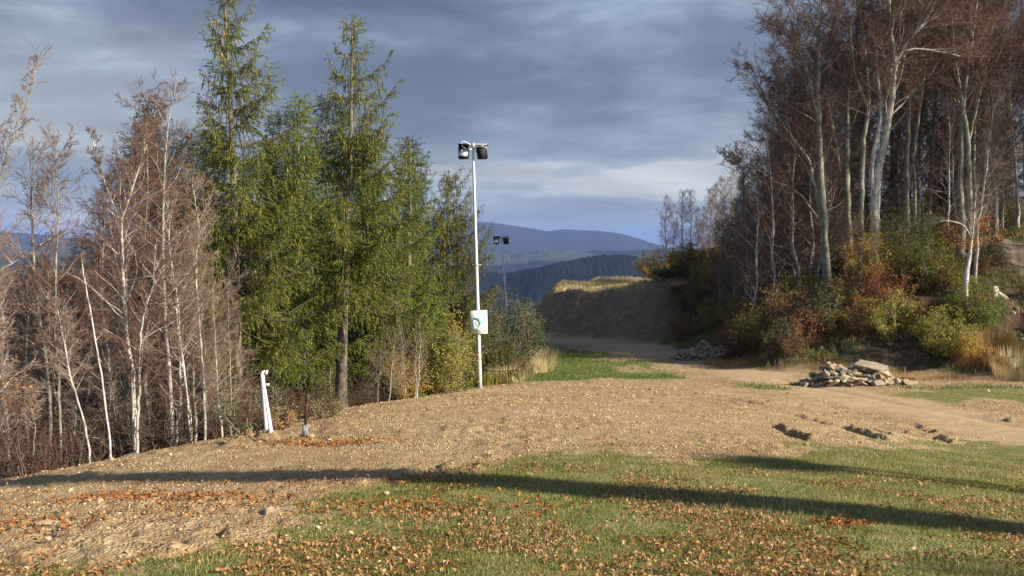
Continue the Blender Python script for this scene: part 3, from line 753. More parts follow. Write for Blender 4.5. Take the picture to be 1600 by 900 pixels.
# ---- the left wood: conifers
def at_top(px_base, d, py_top):
    b = gbase(px_base, d)
    return b, P(px_base, py_top, d)[2] - b[2]
def con(name, label, px, d, pytop, Rm, seed, mat, **k):
    b, h = at_top(px, d, pytop)
    return conifer(name, label, b, h, Rm, seed, M[mat], **k)
con('spruce_tree', 'tallest spruce, its ragged open top running out of the top of the picture', 372, 26.5, -22, 3.0, 11, 'needles', flag=.35, trunk_r=.16, sparse_top=.2, whorl=.44, ex=.74, lr=(.7, 1.15), dens=1.45, lean=(-.24, 0), cones=.5, light=.5, crown0=.2)
con('spruce_tree', 'tall spruce with a bare grey trunk foot at the edge of the gravel', 533, 30, 32, 2.9, 23, 'needles', flag=.3, trunk_r=.17, sparse_top=.25, whorl=.46, ex=.7, lr=(.7, 1.15), dens=1.45, lean=(.38, 0), cones=.5, light=.5, crown0=.3)
con('spruce_tree', 'mid height spruce of fresh green between the two tallest spruces', 470, 33, 150, 2.0, 31, 'needles_light', light=.5, crown0=.15, trunk_r=.12, flag=.2)
con('larch_tree', 'bright green conifer with a pointed top right of the second tallest spruce', 640, 35, 222, 2.3, 41, 'needles_light', whorl=.34, ex=.75, lr=(.6, 1.15), light=.55, trunk_r=.12, crown0=.1, dens=1.1)
con('spruce_tree', 'bronze green conifer nearest to the white floodlight mast, its branch tips drooping', 700, 39, 268, 2.35, 53, 'needles_gold', light=.65, trunk_r=.12, flag=.35, crown0=.15, dens=1.2)
con('spruce_tree', 'dark spruce whose pointed tip rises above the reddish bare trees', 238, 36, 148, 2.6, 61, 'needles_dark', trunk_r=.16, crown0=.05)
con('spruce_tree', 'green conifer pressed between the bright green conifer and the tall spruce', 588, 36, 262, 2.0, 71, 'needles', light=.6, trunk_r=.12, crown0=.06, dens=1.2)
con('spruce_tree', 'dark spruce filling the gap left of the tallest spruce, behind the bare trees', 300, 31, 205, 2.3, 83, 'needles_dark', trunk_r=.14, crown0=.05, flag=.1)
con('spruce_tree', 'dense spruce standing behind the tallest spruce on its right side', 425, 34, 215, 2.2, 91, 'needles_dark', trunk_r=.14, crown0=.08, light=.5)
b9 = con('spruce_tree', 'dark spruce half hidden behind the bare trees of the left wood', 60, 44, 400, 2.6, 97, 'needles_dark', trunk_r=.14, crown0=.05, group='dark spruces behind the bare trees on the left')
b9['label'] = 'dark spruce half hidden behind the bare trees of the left wood'
for i, (px, d, s) in enumerate([(130, 40, .95), (-20, 38, .9), (190, 46, 1.05), (340, 42, 1.2), (20, 52, 1.1), (270, 50, 1.2), (510, 40, 1.15), (440, 46, 1.3), (100, 33, .7), (640, 44, 1.0), (570, 40, 1.0)]):
    x, y, z = gbase(px, d)
    dup(b9, (x, y, z), i * 1.3, s, group=b9['group'])

# ---- the left wood: bare trees traced one by one: (stems [(px,py)...], base radius, depth, label)
rng = random.Random(5)
def btree(name, label, stems, d, S, bark, twig, r0, cat='bare tree', seed=1, clear=.25, dd=0.0, group=None, r1=.012, limb=None, flag=None, wob=.02, thick=None):
    rg = random.Random(seed)
    if S is YOUNG and d < 24: d *= 1.16
    first = wpath(stems[0][0] if isinstance(stems[0], tuple) and isinstance(stems[0][0], list) else stems[0], d, dd)
    base0 = first[0]
    gz = ground(base0[0], base0[1]) - .12
    base = (float(base0[0]), float(base0[1]), gz)
    out = []
    for i, st in enumerate(stems):
        if isinstance(st, tuple): pl, rr, nn, cl = st
        else: pl, rr, nn, cl = st, r0, 1.0, clear
        w = wpath(pl, d, dd)
        if i == 0:
            if w[0][2] > gz + .02: w = [np.array([w[0][0], w[0][1], gz])] + w
            else: w[0][2] = gz
        w = [p + np.array([0, rg.gauss(0, .07) if 0 < q else 0, 0]) for q, p in enumerate(w)]
        w = local(w, base)
        rr = rr * (.82 if S is YOUNG else 1); rad = np.linspace(1, 0, len(w)) ** .8 * (rr - r1 * .7) + r1 * .7
        out.append((w, rad, cl, nn))
    return bare_tree(name, label, cat, base, out, S, rg, M[bark], M[twig], group, clear, limb, flag=flag, wob=wob)
btree('beech_tree', 'straightest bright young beech of the left wood, forking into a reddish crown',
      [([(212, 695), (207, 600), (197, 500), (190, 420), (189, 350), (205, 300), (225, 230)], .075, 1.0, .45), ([(189, 350), (172, 310), (152, 250), (140, 205)], .03, .6, .15)], 18.5, YOUNG, 'pale_bark', 'twig', .075, seed=3)
btree('beech_tree', 'young pale beech, slightly bowed, its thin tip highest of the left bare trees',
      [[(268, 690), (262, 600), (256, 500), (252, 400), (254, 300), (258, 230), (266, 165)]], 19, YOUNG, 'pale_bark', 'twig', .07, seed=8, clear=.3)
btree('beech_tree', 'slender pale tree closest to the tallest spruce with light twigs reaching right',
      [[(322, 683), (317, 600), (313, 520), (305, 430), (310, 350), (300, 290)]], 19.6, YOUNG, 'pale_bark', 'twig_grey', .05, seed=12, clear=.3)
btree('dead_tree', 'thin leaning dead stem without branches left of the bright straight beech trunk', [([(173, 700), (160, 600), (145, 500), (127, 412)], .035, .14, .5)], 17.6, YOUNG, 'birch_bark', 'twig_grey', .03, cat='dead tree', seed=4, limb=.25)
btree('beech_tree', 'grey young tree rising left of the leaning dead stem with a straight trunk', [[(76, 715), (75, 600), (62, 480), (56, 380), (48, 300), (50, 245)]], 18.5, YOUNG, 'beech_bark', 'twig_grey', .06, seed=14)
btree('beech_tree', 'thin young tree forking low beside the grey straight trunk at far left', [([(95, 713), (94, 620), (86, 520), (88, 420), (92, 320), (85, 240)], .045, 1, .25), ([(94, 620), (80, 560), (76, 480), (68, 420)], .02, .4, .3)], 18.2, YOUNG, 'beech_bark', 'twig', .045, seed=15)
btree('beech_tree', 'crooked sapling leaning left at the foot of the leaning dead stem', [[(141, 706), (130, 660), (112, 590), (98, 530), (92, 480)]], 17.5, YOUNG, 'pale_bark', 'twig_grey', .035, seed=16, clear=.5)
btree('beech_tree', 'pale young beech right behind the bright straight trunk, curving outwards', [([(216, 694), (218, 640), (216, 560), (222, 500), (240, 440), (246, 380)], .045, 1, .3), ([(209, 694), (208, 640), (212, 560)], .04, .3, .6)], 18.2, YOUNG, 'pale_bark', 'twig', .045, seed=17, clear=.3)
btree('birch_tree', 'thin white birch stem leaning left between two pale young beeches', [([(300, 685), (291, 620), (281, 540), (272, 450), (266, 380), (262, 320)], .038, 1, .35), ([(297, 685), (293, 600), (280, 520), (276, 440)], .026, .6, .4)], 19.2, YOUNG, 'birch_bark', 'twig_grey', .04, cat='birch', seed=18)
btree('birch_tree', 'tall birch with fine twigs leaning in from beyond the left border of the picture', [[(-40, 735), (-32, 500), (-20, 350), (5, 265), (28, 210), (44, 155), (56, 105)]], 16.5, YOUNG, 'beech_bark', 'twig_grey', .022, cat='birch', seed=19, clear=.35, limb=.75)
btree('beech_tree', 'bare tree crossing the left border, its thin pale limb reaching into the picture', [([(-15, 730), (-12, 600), (-10, 480), (-25, 380)], .05, 1, .2), ([(-12, 430), (30, 405), (75, 372), (92, 365)], .018, .3, .2)], 16, YOUNG, 'pale_bark', 'twig_grey', .05, seed=20)
btree('beech_tree', 'short forked sapling low beside the bend in the gravel edge at far left', [([(12, 722), (8, 650), (4, 580), (8, 520)], .03, 1, .4), ([(50, 716), (55, 670), (40, 620)], .02, .4, .4)], 17, YOUNG, 'beech_bark', 'twig_grey', .03, seed=21, limb=.6)
btree('beech_tree', 'grey trunk standing behind the birch stem, thick and vertical', [[(235, 690), (226, 600), (224, 500), (222, 400), (232, 300), (228, 215)]], 22, YOUNG, 'beech_bark', 'twig', .075, seed=22)
btree('beech_tree', 'reddish crowned tree behind the bright straight beech, bushy to the left', [[(205, 690), (200, 560), (192, 430), (215, 320), (225, 230), (220, 165)]], 23, YOUNG, 'beech_bark', 'twig', .06, seed=23, clear=.35)
# more young trees further down the slope, not told apart
protos = []
for i in range(5):
    rg = random.Random(100 + i)
    hh = rg.uniform(7.0, 9.0)
    pts = [np.array([0., 0, 0])]
    dx, dy = rg.gauss(0, .05), rg.gauss(0, .05)
    for k in range(1, 8): pts.append(np.array([dx * k * 1.1 + rg.gauss(0, .09), dy * k + rg.gauss(0, .09), hh * k / 7]))
    rad = np.linspace(.065, .01, 8)
    b = gbase([20, 120, 178, 285, 345][i], [26, 27, 26, 28, 27][i])
    protos.append(bare_tree('young_tree', 'slender bare young tree standing among others down the slope of the left wood', 'bare tree', b, [(pts, rad, .12, 1.3)], YOUNG, rg, M['beech_bark'] if i % 2 else M['pale_bark'], M['twig'] if i % 2 == 0 else M['twig_grey'], 'slender bare trees down the left slope'))
rg = random.Random(77)
for o_, px_ in zip(protos, (20, 120, 178, 285, 345)): o_['label'] = o_['group'] = lzone(px_, 25, 'slender bare young tree')
LB = 'slender bare trees down the left slope'
for i in range(70):
    d = 22 + 17 * rg.random() ** 1.1
    px = rg.uniform(-60, 400) if i < 56 else rg.uniform(380, 660)
    if px > 380: d = rg.uniform(27, 36)
    b = gbase(px, d)
    s = rg.uniform(.5, .95) * (1 if d > 24 else .8)
    if px > 380: s *= .45
    if 330 < px <= 400: s *= .7
    dup(protos[i % 5], b, rg.uniform(0, 6.28), s, label=lzone(px, d, 'slender bare young tree'), group=lzone(px, d, 'slender bare young tree'), tilt=(rg.gauss(0, .05), rg.gauss(0, .06)))

# ------------------------------------------------------------------ shrubs
def shrub(name, label, base, w, h, seed, mat, nstem=14, nleaf=3200, leaf=.05, cat='shrub', group=None, stem='twig_grey', low=.15, upright=.6):
    rng = np.random.default_rng(seed); rg = random.Random(seed)
    root = empty(name, base, 0, label, cat, group)
    segs = Segs(); pts = []
    for i in range(nstem):
        az = rg.uniform(0, 6.28); sp = rg.uniform(.1, 1) ** .7
        tip = np.array([math.cos(az) * w * .5 * sp, math.sin(az) * w * .5 * sp, h * (1 - .45 * sp ** 2) * rg.uniform(.65, 1.08)])
        p = np.array([math.cos(az) * w * .1, math.sin(az) * w * .1, 0]); n = 6; prev = p
        for k in range(1, n + 1):
            t = k / n
            q = p * (1 - t) + tip * t + np.array([math.cos(az), math.sin(az), 0]) * math.sin(t * 3.14) * w * .08 + rng.normal(0, .03 * h, 3) * (t < 1)
            segs.add(tuple(prev), tuple(q), .016 * (1 - t * .7) * max(h, 1) ** .5, .016 * (1 - (t + .15) * .7) * max(h, 1) ** .5, 1)
            if t > low:
                for _ in range(3):
                    dv = rng.normal(0, 1, 3); dv[2] = abs(dv[2]) * upright; dv /= np.linalg.norm(dv)
                    e = q + dv * rg.uniform(.12, .34) * (h * .55 + .25)
                    segs.add(tuple(q), tuple(e), .006, .003, 2)
                    m = rng.integers(2, 5)
                    for u in rng.random(m): pts.append(q * (1 - u) + e * u)
                    pts.append(e)
            prev = q
    pts = np.array(pts)
    idx = rng.integers(0, len(pts), nleaf)
    cl = rng.random(len(pts)) ** 2
    idx = idx[rng.random(nleaf) < .25 + .75 * cl[idx]]
    pp = pts[idx] + rng.normal(0, .045 * (h * .5 + .5), (len(idx), 3))
    pp[:, 2] = np.maximum(pp[:, 2], .03)
    dd = unit(rng.normal(0, 1, pp.shape) + np.array([0, 0, -.2])); W = unit(np.cross(dd, rng.normal(0, 1, pp.shape))) * leaf * .38
    mb = MB(); leafquads(mb, pp, dd, W, rng.uniform(.7, 1.3, len(pp)) * leaf, 0, rng)
    sb = MB(); segmesh(sb, segs, {1: 5, 2: 3}, {1: 0, 2: 0}); sb.build('stems', [M[stem]], root)
    mb.build('foliage', [M[mat]], root)
    return root
def shr(label, px, d, w, h, seed, mat, name='shrub', dz=0, **k):
    b = gbase(px, d, .05); return shrub(name, label, (b[0], b[1], b[2] + dz), w, h, seed, mat, **k)
def shrp(label, px, py_top, d, w, seed, mat, hmin=.6, **k):
    b = gbase(px, d, .05); h = max(hmin, P(px, py_top, d)[2] - b[2])
    return shrub(k.pop('name', 'shrub'), label, b, w, h, seed, mat, **k)
# left side, in front of the conifers
shrp('large leafy shrub turning from green to yellow, close left of the white floodlight mast', 690, 498, 35, 2.7, 301, 'lf_yellow', nleaf=17000, nstem=34, leaf=.06)
shrp('tall green shrub between the bright green conifer and the yellowing shrub', 652, 478, 35.6, 2.2, 302, 'lf_green', nleaf=13000, nstem=20)
shrp('low golden shrub at the foot of the green shrub, left of the mast', 632, 555, 33.6, 1.6, 303, 'lf_gold', nleaf=5500)
shrp('dark green rounded bush right of the mast, hiding the foot of the second mast', 800, 462, 47, 3.2, 304, 'lf_dkgreen', nleaf=34000, nstem=60, leaf=.07)
shrp('narrow dark green bush directly behind the white mast', 765, 496, 44, 2.2, 305, 'lf_dkgreen', nleaf=15000, nstem=18)
shrp('small tree of orange leaves glowing under the bright green conifer', 615, 470, 34.5, 1.2, 306, 'lf_orange', nleaf=1500, name='autumn_sapling', cat='sapling', low=.5)
shrp('low clump of bright yellow leaves near the white standpipes', 436, 628, 21.6, .75, 307, 'lf_gold', nleaf=700, hmin=.3, leaf=.05)
shrp('low clump of light green leaves by the rusty post', 505, 618, 24.5, 1.0, 308, 'lf_green', nleaf=1300, hmin=.35, leaf=.045)
shrp('dark green undergrowth left of the white standpipes', 385, 590, 21.5, 1.5, 309, 'lf_dkgreen', nleaf=2500)
shrp('patch of rusty leaves in the far left wood', 36, 545, 18.5, .7, 310, 'lf_orange', nleaf=160, low=.75, nstem=3, stem='brush', name='autumn_sapling', cat='sapling', leaf=.06)
br = shr('brown leafless brush behind the bowed pale beech', 250, 22, 2.2, 1.9, 311, 'lf_brown', nleaf=900, nstem=40, stem='brush', group='brown leafless brush behind the bowed pale beech', leaf=.04)
rg = random.Random(9)
for i in range(44):
    px = rg.uniform(-40, 640); dmin = np.interp(px, [-40, 0, 210, 400, 540, 640], [18, 18.5, 21.5, 24.5, 30, 35])
    d = dmin + rg.uniform(.3, 11)
    dup(br, gbase(px, d), rg.uniform(0, 6.28), rg.uniform(.5, 1.1) * (.7 if px > 420 else 1), label=lzone(px, d, 'brown leafless brush'), group=lzone(px, d, 'brown leafless brush'))

# ------------------------------------------------------------------ the right wood
btree('beech_tree', 'big bare beech with one long limb sweeping left, outermost of the right wood',
      [([(1292, 430), (1290, 380), (1283, 300), (1280, 200), (1278, 110), (1282, 40), (1290, -60)], .24, 1.0, .5),
       ([(1288, 372), (1268, 252), (1235, 212), (1210, 180), (1190, 142), (1180, 120)], .11, .7, .25),
       ([(1280, 200), (1262, 120), (1245, 70), (1230, 10)], .07, .6, .2)], 50, BEECH, 'beech_bark', 'twig', .24, seed=31, r1=.03, flag=(math.pi, .45), limb=3.4)
btree('beech_tree', 'bare beech with a low dark limb reaching far left over the shaded brush',
      [([(1330, 420), (1325, 350), (1322, 250), (1326, 150), (1338, 60), (1345, -70)], .25, 1.0, .45),
       ([(1312, 270), (1303, 200), (1290, 150), (1290, 90), (1310, 0)], .10, .7, .25),
       ([(1290, 360), (1250, 300), (1220, 290), (1180, 262), (1155, 258)], .07, .4, .35)], 52, BEECH, 'beech_bark', 'twig', .25, seed=32, r1=.03, limb=3.0)
btree('beech_tree', 'brightest silver beech of the right wood, its trunk curving and forking high up',
      [([(1366, 400), (1366, 330), (1370, 270), (1384, 215), (1392, 150), (1398, 100), (1393, 60), (1388, -30)], .27, 1.0, .5),
       ([(1398, 100), (1412, 70), (1440, 40), (1462, 0), (1475, -40)], .10, .8, .15),
       ([(1366, 330), (1360, 260), (1374, 200), (1378, 150), (1368, 110), (1372, 60)], .13, .7, .5),
       ([(1394, 85), (1430, 75), (1465, 80), (1500, 88)], .06, .5, .2)], 48, BEECH, 'pale_bark', 'twig', .27, seed=33, r1=.03, limb=2.8)
btree('beech_tree', 'slim grey beech right beside the brightest silver trunk on its left', [([(1345, 410), (1345, 330), (1350, 220), (1358, 150), (1352, 80), (1340, 0), (1335, -60)], .17, 1, .5)], 50.5, BEECH, 'beech_bark', 'twig', .17, seed=34, r1=.025)
btree('beech_tree', 'olive grey beech with three close trunks in the middle of the right wood',
      [([(1415, 390), (1416, 300), (1418, 220), (1420, 120), (1425, 40), (1430, -60)], .19, 1, .5), ([(1418, 300), (1432, 200), (1444, 110), (1455, 20)], .12, .8, .4), ([(1428, 380), (1428, 280), (1425, 240)], .13, .3, .7)], 53, BEECH, 'beech_bark', 'twig', .2, seed=35, r1=.03)
btree('beech_tree', 'pair of thick grey trunks rising from one foot above the sapling with orange leaves',
      [([(1502, 370), (1502, 300), (1503, 230), (1505, 150), (1520, 60), (1530, -50)], .22, 1, .45), ([(1514, 370), (1516, 300), (1514, 220), (1498, 140), (1490, 60), (1480, -40)], .17, .9, .45), ([(1512, 230), (1530, 150), (1545, 90)], .07, .5, .3)], 50, BEECH, 'beech_bark', 'twig', .22, seed=36, r1=.03)
btree('beech_tree', 'thin bare tree close to the worn path, its pale stem leaning right', [([(1525, 385), (1535, 300), (1545, 220), (1552, 150)], .08, 1, .3)], 46, BEECH, 'pale_bark', 'twig_grey', .08, seed=37, limb=1.6)
btree('beech_tree', 'thin pale trunk near the right border beyond the worn path', [([(1590, 350), (1588, 280), (1580, 200), (1576, 120), (1580, 20)], .11, 1, .4)], 54, BEECH, 'pale_bark', 'twig', .1, seed=38, r1=.02)
# deeper trees of the same wood
def zone(px, kind):
    for lim, w in ((1150, 'at the thin left fringe of the right wood'), (1240, 'left of the beech with the long sweeping limb'), (1310, 'behind the beech with the long sweeping limb'), (1350, 'behind the slim grey beech beside the silver one'),
                   (1400, 'behind the brightest silver beech'), (1460, 'behind the olive grey three trunked beech'), (1530, 'behind the pair of thick grey trunks'), (1640, 'beside and beyond the worn path at right'), (9999, 'past the right border of the picture')):
        if px < lim: return kind + ' ' + w
def zgroup(o, px, kind):
    o['label'] = zone(px, kind); o['group'] = zone(px, kind); return o
def sunlane(x, y): return abs((x - 6) * .407 + (y - 75) * .913) < 5.5 and x > 8 or (x > 17 and 5 < (x - 6) * .407 + (y - 75) * .913 < 13)
rprot = []
for i in range(4):
    rg = random.Random(200 + i)
    hh = rg.uniform(14, 18); pts = [np.array([0., 0, 0])]; dx, dy = rg.gauss(0, .1), rg.gauss(0, .1)
    for k in range(1, 8): pts.append(np.array([dx * k + rg.gauss(0, .16), dy * k + rg.gauss(0, .16), hh * k / 7]))
    rad = np.linspace(.17, .02, 8)
    k = max(2, 3)
    st = [(pts, rad, .22, 1.15)]
    st.append(([pts[3], pts[3] + np.array([rg.gauss(0, .5), .3, 2]), pts[3] + np.array([rg.gauss(0, 1.4), .6, 5.5])], np.array([.09, .06, .02]), .2, .6))
    b = gbase([1235, 1452, 1390, 1560][i], [57, 56, 60, 58][i])
    rprot.append(bare_tree('beech_tree', 'bare beech deeper in the crowded right wood, one of many', 'bare tree', b, st, BEECH, rg, M['beech_bark'], M['twig'], 'bare beeches deeper in the right wood'))
for o_, px_ in zip(rprot, (1235, 1452, 1390, 1560)): zgroup(o_, px_, 'deeper bare beech')
rg = random.Random(55)
for i in range(62):
    if i in (9, 21, 33, 39): rg.random(); continue
    if i < 34: px = rg.uniform(1240, 1680); d = rg.uniform(55, 84)
    elif i < 48: px = rg.uniform(1150, 1300); d = rg.uniform(56, 86)
    else: px = rg.uniform(1640, 2300); d = rg.uniform(40, 62)
    b = gbase(px, d, .15)
    s = rg.uniform(.8, 1.15)
    if px < 1290: s *= np.interp(px, [1140, 1200, 1290], [.28, .5, .85])
    tl = (rg.gauss(0, .03), rg.gauss(0, .04)); rz_ = rg.uniform(0, 6.28)
    if sunlane(b[0], b[1]): continue
    zgroup(dup(rprot[i % 4], b, rz_, s, tilt=tl), px, 'deeper bare beech')
# young bare trees and dark spruces filling the right wood below the crowns
for i in range(175):
    px = rg.uniform(1100, 1680) if i < 125 else rg.uniform(1135, 1290); d = rg.uniform(51, 80)
    if px < 1240: d = rg.uniform(52, 84)
    b = gbase(px, d, .1)
    x_ = b[0]
    if float(sdpoly(np.array([x_]), np.array([d]), HILL)[0]) < 2 or (sunlane(x_, d) and x_ > 14): continue
    sc_ = rg.uniform(.7, 1.15) * float(np.interp(px, [1100, 1180, 1240], [.65, 1.05, 1.25]))
    dup(protos[i % 5], b, rg.uniform(0, 6.28), sc_ if px < 1240 else sc_ * 1.1, group=zone(px, 'thin understorey tree'), label=zone(px, 'thin understorey tree'))
for i, (px, d, s_) in enumerate([(1465, 58, .62), (1395, 63, .7), (1290, 66, .7), (1560, 66, .7), (1225, 70, .55), (1340, 75, .8), (1500, 74, .85), (1620, 70, .8)]):
    dup(b9, gbase(px, d), i * 1.1, s_, label=zone(px, 'small dark spruce'), group=zone(px, 'small dark spruce'))
# far row of small trees behind the golden shrubs
fr = bare_tree('birch_tree', 'small pinkish bare tree in the far row behind the golden shrubs', 'bare tree', gbase(1040, 92), [([np.array([0., 0, 0]), np.array([.1, 0, 2.5]), np.array([-.1, .1, 5]), np.array([.1, 0, 7.6])], np.array([.09, .07, .045, .015]), .15, 1.3)], YOUNG, random.Random(8), M['pale_bark'], M['twig'], 'small bare trees in the far row')
rg = random.Random(66)
for i, px in enumerate([1052, 1066, 1078, 1090, 1098, 1108, 1118, 1130, 1142, 1156, 1168, 1182]):
    d = rg.uniform(80, 98); dup(fr, gbase(px, d), rg.uniform(0, 6.28), rg.uniform(.72, 1.0) * (1.0 if px < 1120 else .95), group='small bare trees in the far row')

# shrubs over the right bank
shrp('golden yellow shrub on top of the cut bank, lit by the sun', 1040, 392, 82, 5.2, 401, 'lf_gold', nleaf=18000, nstem=40, leaf=.11)
shrp('yellow green shrub on the cut bank right of the golden one', 1082, 388, 84, 4.8, 402, 'lf_yellow', nleaf=16000, nstem=36, leaf=.11)
shrp('dark green shrub hanging over the rim of the cut bank', 1062, 425, 73, 3.8, 403, 'lf_dkgreen', nleaf=16000, nstem=32, leaf=.09)
shrp('wide brown shrub falling over the right end of the cut bank', 1085, 455, 66, 3.6, 431, 'lf_brown', nleaf=12000, nstem=34, leaf=.09)
shrp('olive shrub below the dark green one at the right end of the cut bank', 1050, 470, 68.5, 2.6, 432, 'lf_dkgreen', nleaf=9000, nstem=28, leaf=.08)
shrp('golden orange shrub between the golden one and the right wood', 1120, 400, 78, 4.0, 433, 'lf_gold', nleaf=12000, nstem=30, leaf=.1)
shrp('tall yellow green shrub beneath the slim grey beech', 1318, 440, 46, 2.6, 434, 'lf_yellow', nleaf=8000, nstem=24, leaf=.065)
shrp('rusty red shrub left of the yellow flecked one', 1345, 470, 45, 2.2, 435, 'lf_orange', nleaf=5500, nstem=22, leaf=.06)
shrp('tall yellowing shrub in front of the slim grey beech trunks', 1355, 340, 47, 2.6, 404, 'lf_gold', nleaf=8000, nstem=18, leaf=.07, low=.3)
shrp('green shrub high on the bank under the three close trunks', 1425, 325, 47, 3.4, 405, 'lf_green', nleaf=13000, nstem=20, leaf=.07)
shrp('orange brown shrub between the yellowing shrub and the green one', 1390, 400, 46, 2.4, 406, 'lf_orange', nleaf=5000, leaf=.07)
shrp('pale yellow flecked shrub in the middle of the right bank', 1400, 455, 43.5, 2.6, 407, 'lf_yellow', nleaf=7000, leaf=.07)
shrp('lush green shrub lit by the sun left of the worn path', 1530, 448, 42.5, 2.6, 408, 'lf_green', nleaf=14000, nstem=24, leaf=.06)
shrp('yellow and green shrub spreading in front of the pale stump', 1480, 480, 41.5, 2.7, 409, 'lf_yellow', nleaf=14000, nstem=24, leaf=.06)
shrp('golden shrub low on the bank beside the rusty dry grass', 1516, 520, 40.6, 1.9, 410, 'lf_gold', nleaf=7000, leaf=.055)
shrp('single golden sapling glowing against the shaded bank', 1215, 440, 47, 1.3, 411, 'lf_gold', nleaf=1500, leaf=.07, name='autumn_sapling', cat='sapling', low=.5)
sh = []
def bzone(px, q, kind):
    h_ = 'low on the bank' if q < 3 else ('halfway up the bank' if q < 6.5 else 'high on the bank')
    for lim, w in ((1110, 'over the farther rubble'), (1200, 'just right of the farther rubble'), (1300, 'left of the sunlit rubble'), (1420, 'above the sunlit rubble'), (9999, 'around the pale leaning sapling')):
        if px < lim: return kind + ' ' + h_ + ' ' + w
for i, (mat, lab) in enumerate([('lf_brown', 'brown shrub on the shaded right bank'), ('lf_dkgreen', 'dark green shrub on the shaded right bank'), ('lf_yellow', 'dull yellow shrub on the shaded right bank'), ('lf_orange', 'rusty shrub on the shaded right bank')]):
    sh.append(shr(lab, [1250, 1300, 1180, 1330][i], [46, 45, 48, 46][i], 2.5, 2.1, 420 + i, mat, nleaf=5500 if i != 3 else 3000, nstem=26, leaf=.075, stem='twig')); sh[-1]['label'] = sh[-1]['group'] = bzone([1250, 1300, 1180, 1330][i], 3.5, ['brown shrub', 'dark green shrub', 'dull yellow shrub', 'rusty shrub'][i])
rg = random.Random(31)
cnt = 0
for i in range(420):
    px = rg.uniform(1050, 1590); d = rg.uniform(42.5, 78)
    x = (px - 800) / F * d
    q = float(sdpoly(np.array([x]), np.array([d]), HILL)[0])
    if q < .6 or (px > 1545 and d < 56): continue
    if q > 9 and rg.random() < .35: continue
    if px < 1075 and d > 70: continue
    k = rg.choices([0, 1, 2, 3], [4, 3, 4, 2])[0]
    cnt += 1
    if cnt > 250: break
    o_ = dup(sh[k], (x, d, ground(x, d) - .05), rg.uniform(0, 6.28), rg.uniform(.5, 1.0)); o_['label'] = o_['group'] = bzone(px, q, ['brown shrub', 'dark green shrub', 'dull yellow shrub', 'rusty shrub'][k])
# the sapling with orange leaves, leaning left
def sapling():
    d = 43.5; base = np.array(P(1508, 458, d)); gz = ground(base[0], base[1]); dz = base[2] - gz
    base = (base[0], base[1], gz - .05)
    rg = random.Random(3)
    pl = [np.array(P(px, py, d)) - np.array(base) for px, py in [(1508, 462), (1511, 420), (1516, 390), (1522, 350), (1524, 300)]]
    pl = [np.array([pl[0][0], 0, 0.])] + pl
    t = bare_tree('birch_tree', 'leaning pale sapling with a tuft of orange leaves above the yellow green shrub', 'sapling', base,
                  [(pl, np.array([.13, .12, .1, .07, .04, .02]), .6, .35), ([np.array(P(*q, d)) - np.array(base) for q in [(1518, 372), (1505, 350), (1480, 344), (1450, 350)]], np.array([.035, .03, .025, .012]), .6, .2)], YOUNG, rg, M['birch_bark'], M['twig_grey'])
    rng = np.random.default_rng(4); n = 900
    c = np.array([P(px, py, d) for px, py in [(1525, 345), (1500, 362), (1545, 352), (1530, 375), (1512, 385), (1550, 372), (1490, 378)]]) - np.array(base)
    pp = c[rng.integers(0, len(c), n)] + rng.normal(0, 1, (n, 3)) * np.array([.38, .4, .2])
    dd = unit(rng.normal(0, 1, pp.shape)); mb = MB(); leafquads(mb, pp, dd, unit(np.cross(dd, rng.normal(0, 1, pp.shape))) * .026, rng.uniform(.05, .1, n), 0, rng)
    mb.build('foliage', [M['lf_orange']], t)
sapling()

# trees standing right of the picture; their trunks cast the long stripes of shade on the turf
def shade_tree(x, y, h, r, seed, label, clear, twin=None):
    rg = random.Random(seed); pts = [np.array([rg.gauss(0, .05) * k, rg.gauss(0, .05) * k, h * k / 7]) for k in range(8)]
    return bare_tree('beech_tree', label, 'bare tree', (x, y, ground(x, y) - .1), [(pts, np.linspace(r, r * .6, 8), clear, .3)] + ([([p + np.array([twin[0], twin[1], 0]) for p in pts], np.linspace(r, r * .6, 8), clear, .3)] if twin else []), BEECH, rg, M['beech_bark'], M['twig'], limb_scale=1.6)
shade_tree(16.2, 3.75, 16.5, .34, 501, 'tall twin trunked beech standing right of the turf', .88, (.15, .42))
shade_tree(16.4, 1.7, 6.4, .26, 503, 'low broken beech nearest to the viewer, right of the turf', .9)
shade_tree(19.0, 6.3, 8.0, .2, 502, 'shorter beech with two trunks behind the tall one, right of the turf', .9, (.2, .55))

# ------------------------------------------------------------------ grasses
def blades(name, label, x, y, Lm, wd, mat, seed, lean=.5, kind='stuff', zoff=0.0, mats=None, curve=True, sink=.01):
    rng = np.random.default_rng(seed); n = len(x)
    z = Hfine(x, y) - sink + zoff
    az = rng.uniform(0, 6.28, n); ln = Lm * rng.uniform(.45, 1.25, n); le = np.abs(rng.normal(0, lean, n))
    dx = np.cos(az) * le; dy = np.sin(az) * le
    nn = np.sqrt(1 + le ** 2)
    b = np.stack([x, y, z], -1); w = np.stack([-np.sin(az + .4), np.cos(az + .4), 0 * az], -1) * (wd * rng.uniform(.6, 1.3, n))[:, None]
    mid = b + np.stack([dx * .35, dy * .35, 1 + 0 * dx], -1) * (ln * .55 / nn)[:, None]
    tip = b + np.stack([dx * 1.1, dy * 1.1, 1 + 0 * dx], -1) * (ln / nn)[:, None]
    v = np.stack([b - w, b + w, mid + w * .7, mid - w * .7, tip], 1).reshape(-1, 3)
    i = np.arange(n)[:, None] * 5
    q = i + np.array([[0, 1, 2, 3]]); t = i + np.array([[3, 2, 4]])
    me = mesh_np(name, v, [q, t], [M[mat]])
    o = bpy.data.objects.new(name, me); C.objects.link(o)
    return tag(o, label, None, None, kind)
rng = np.random.default_rng(1)
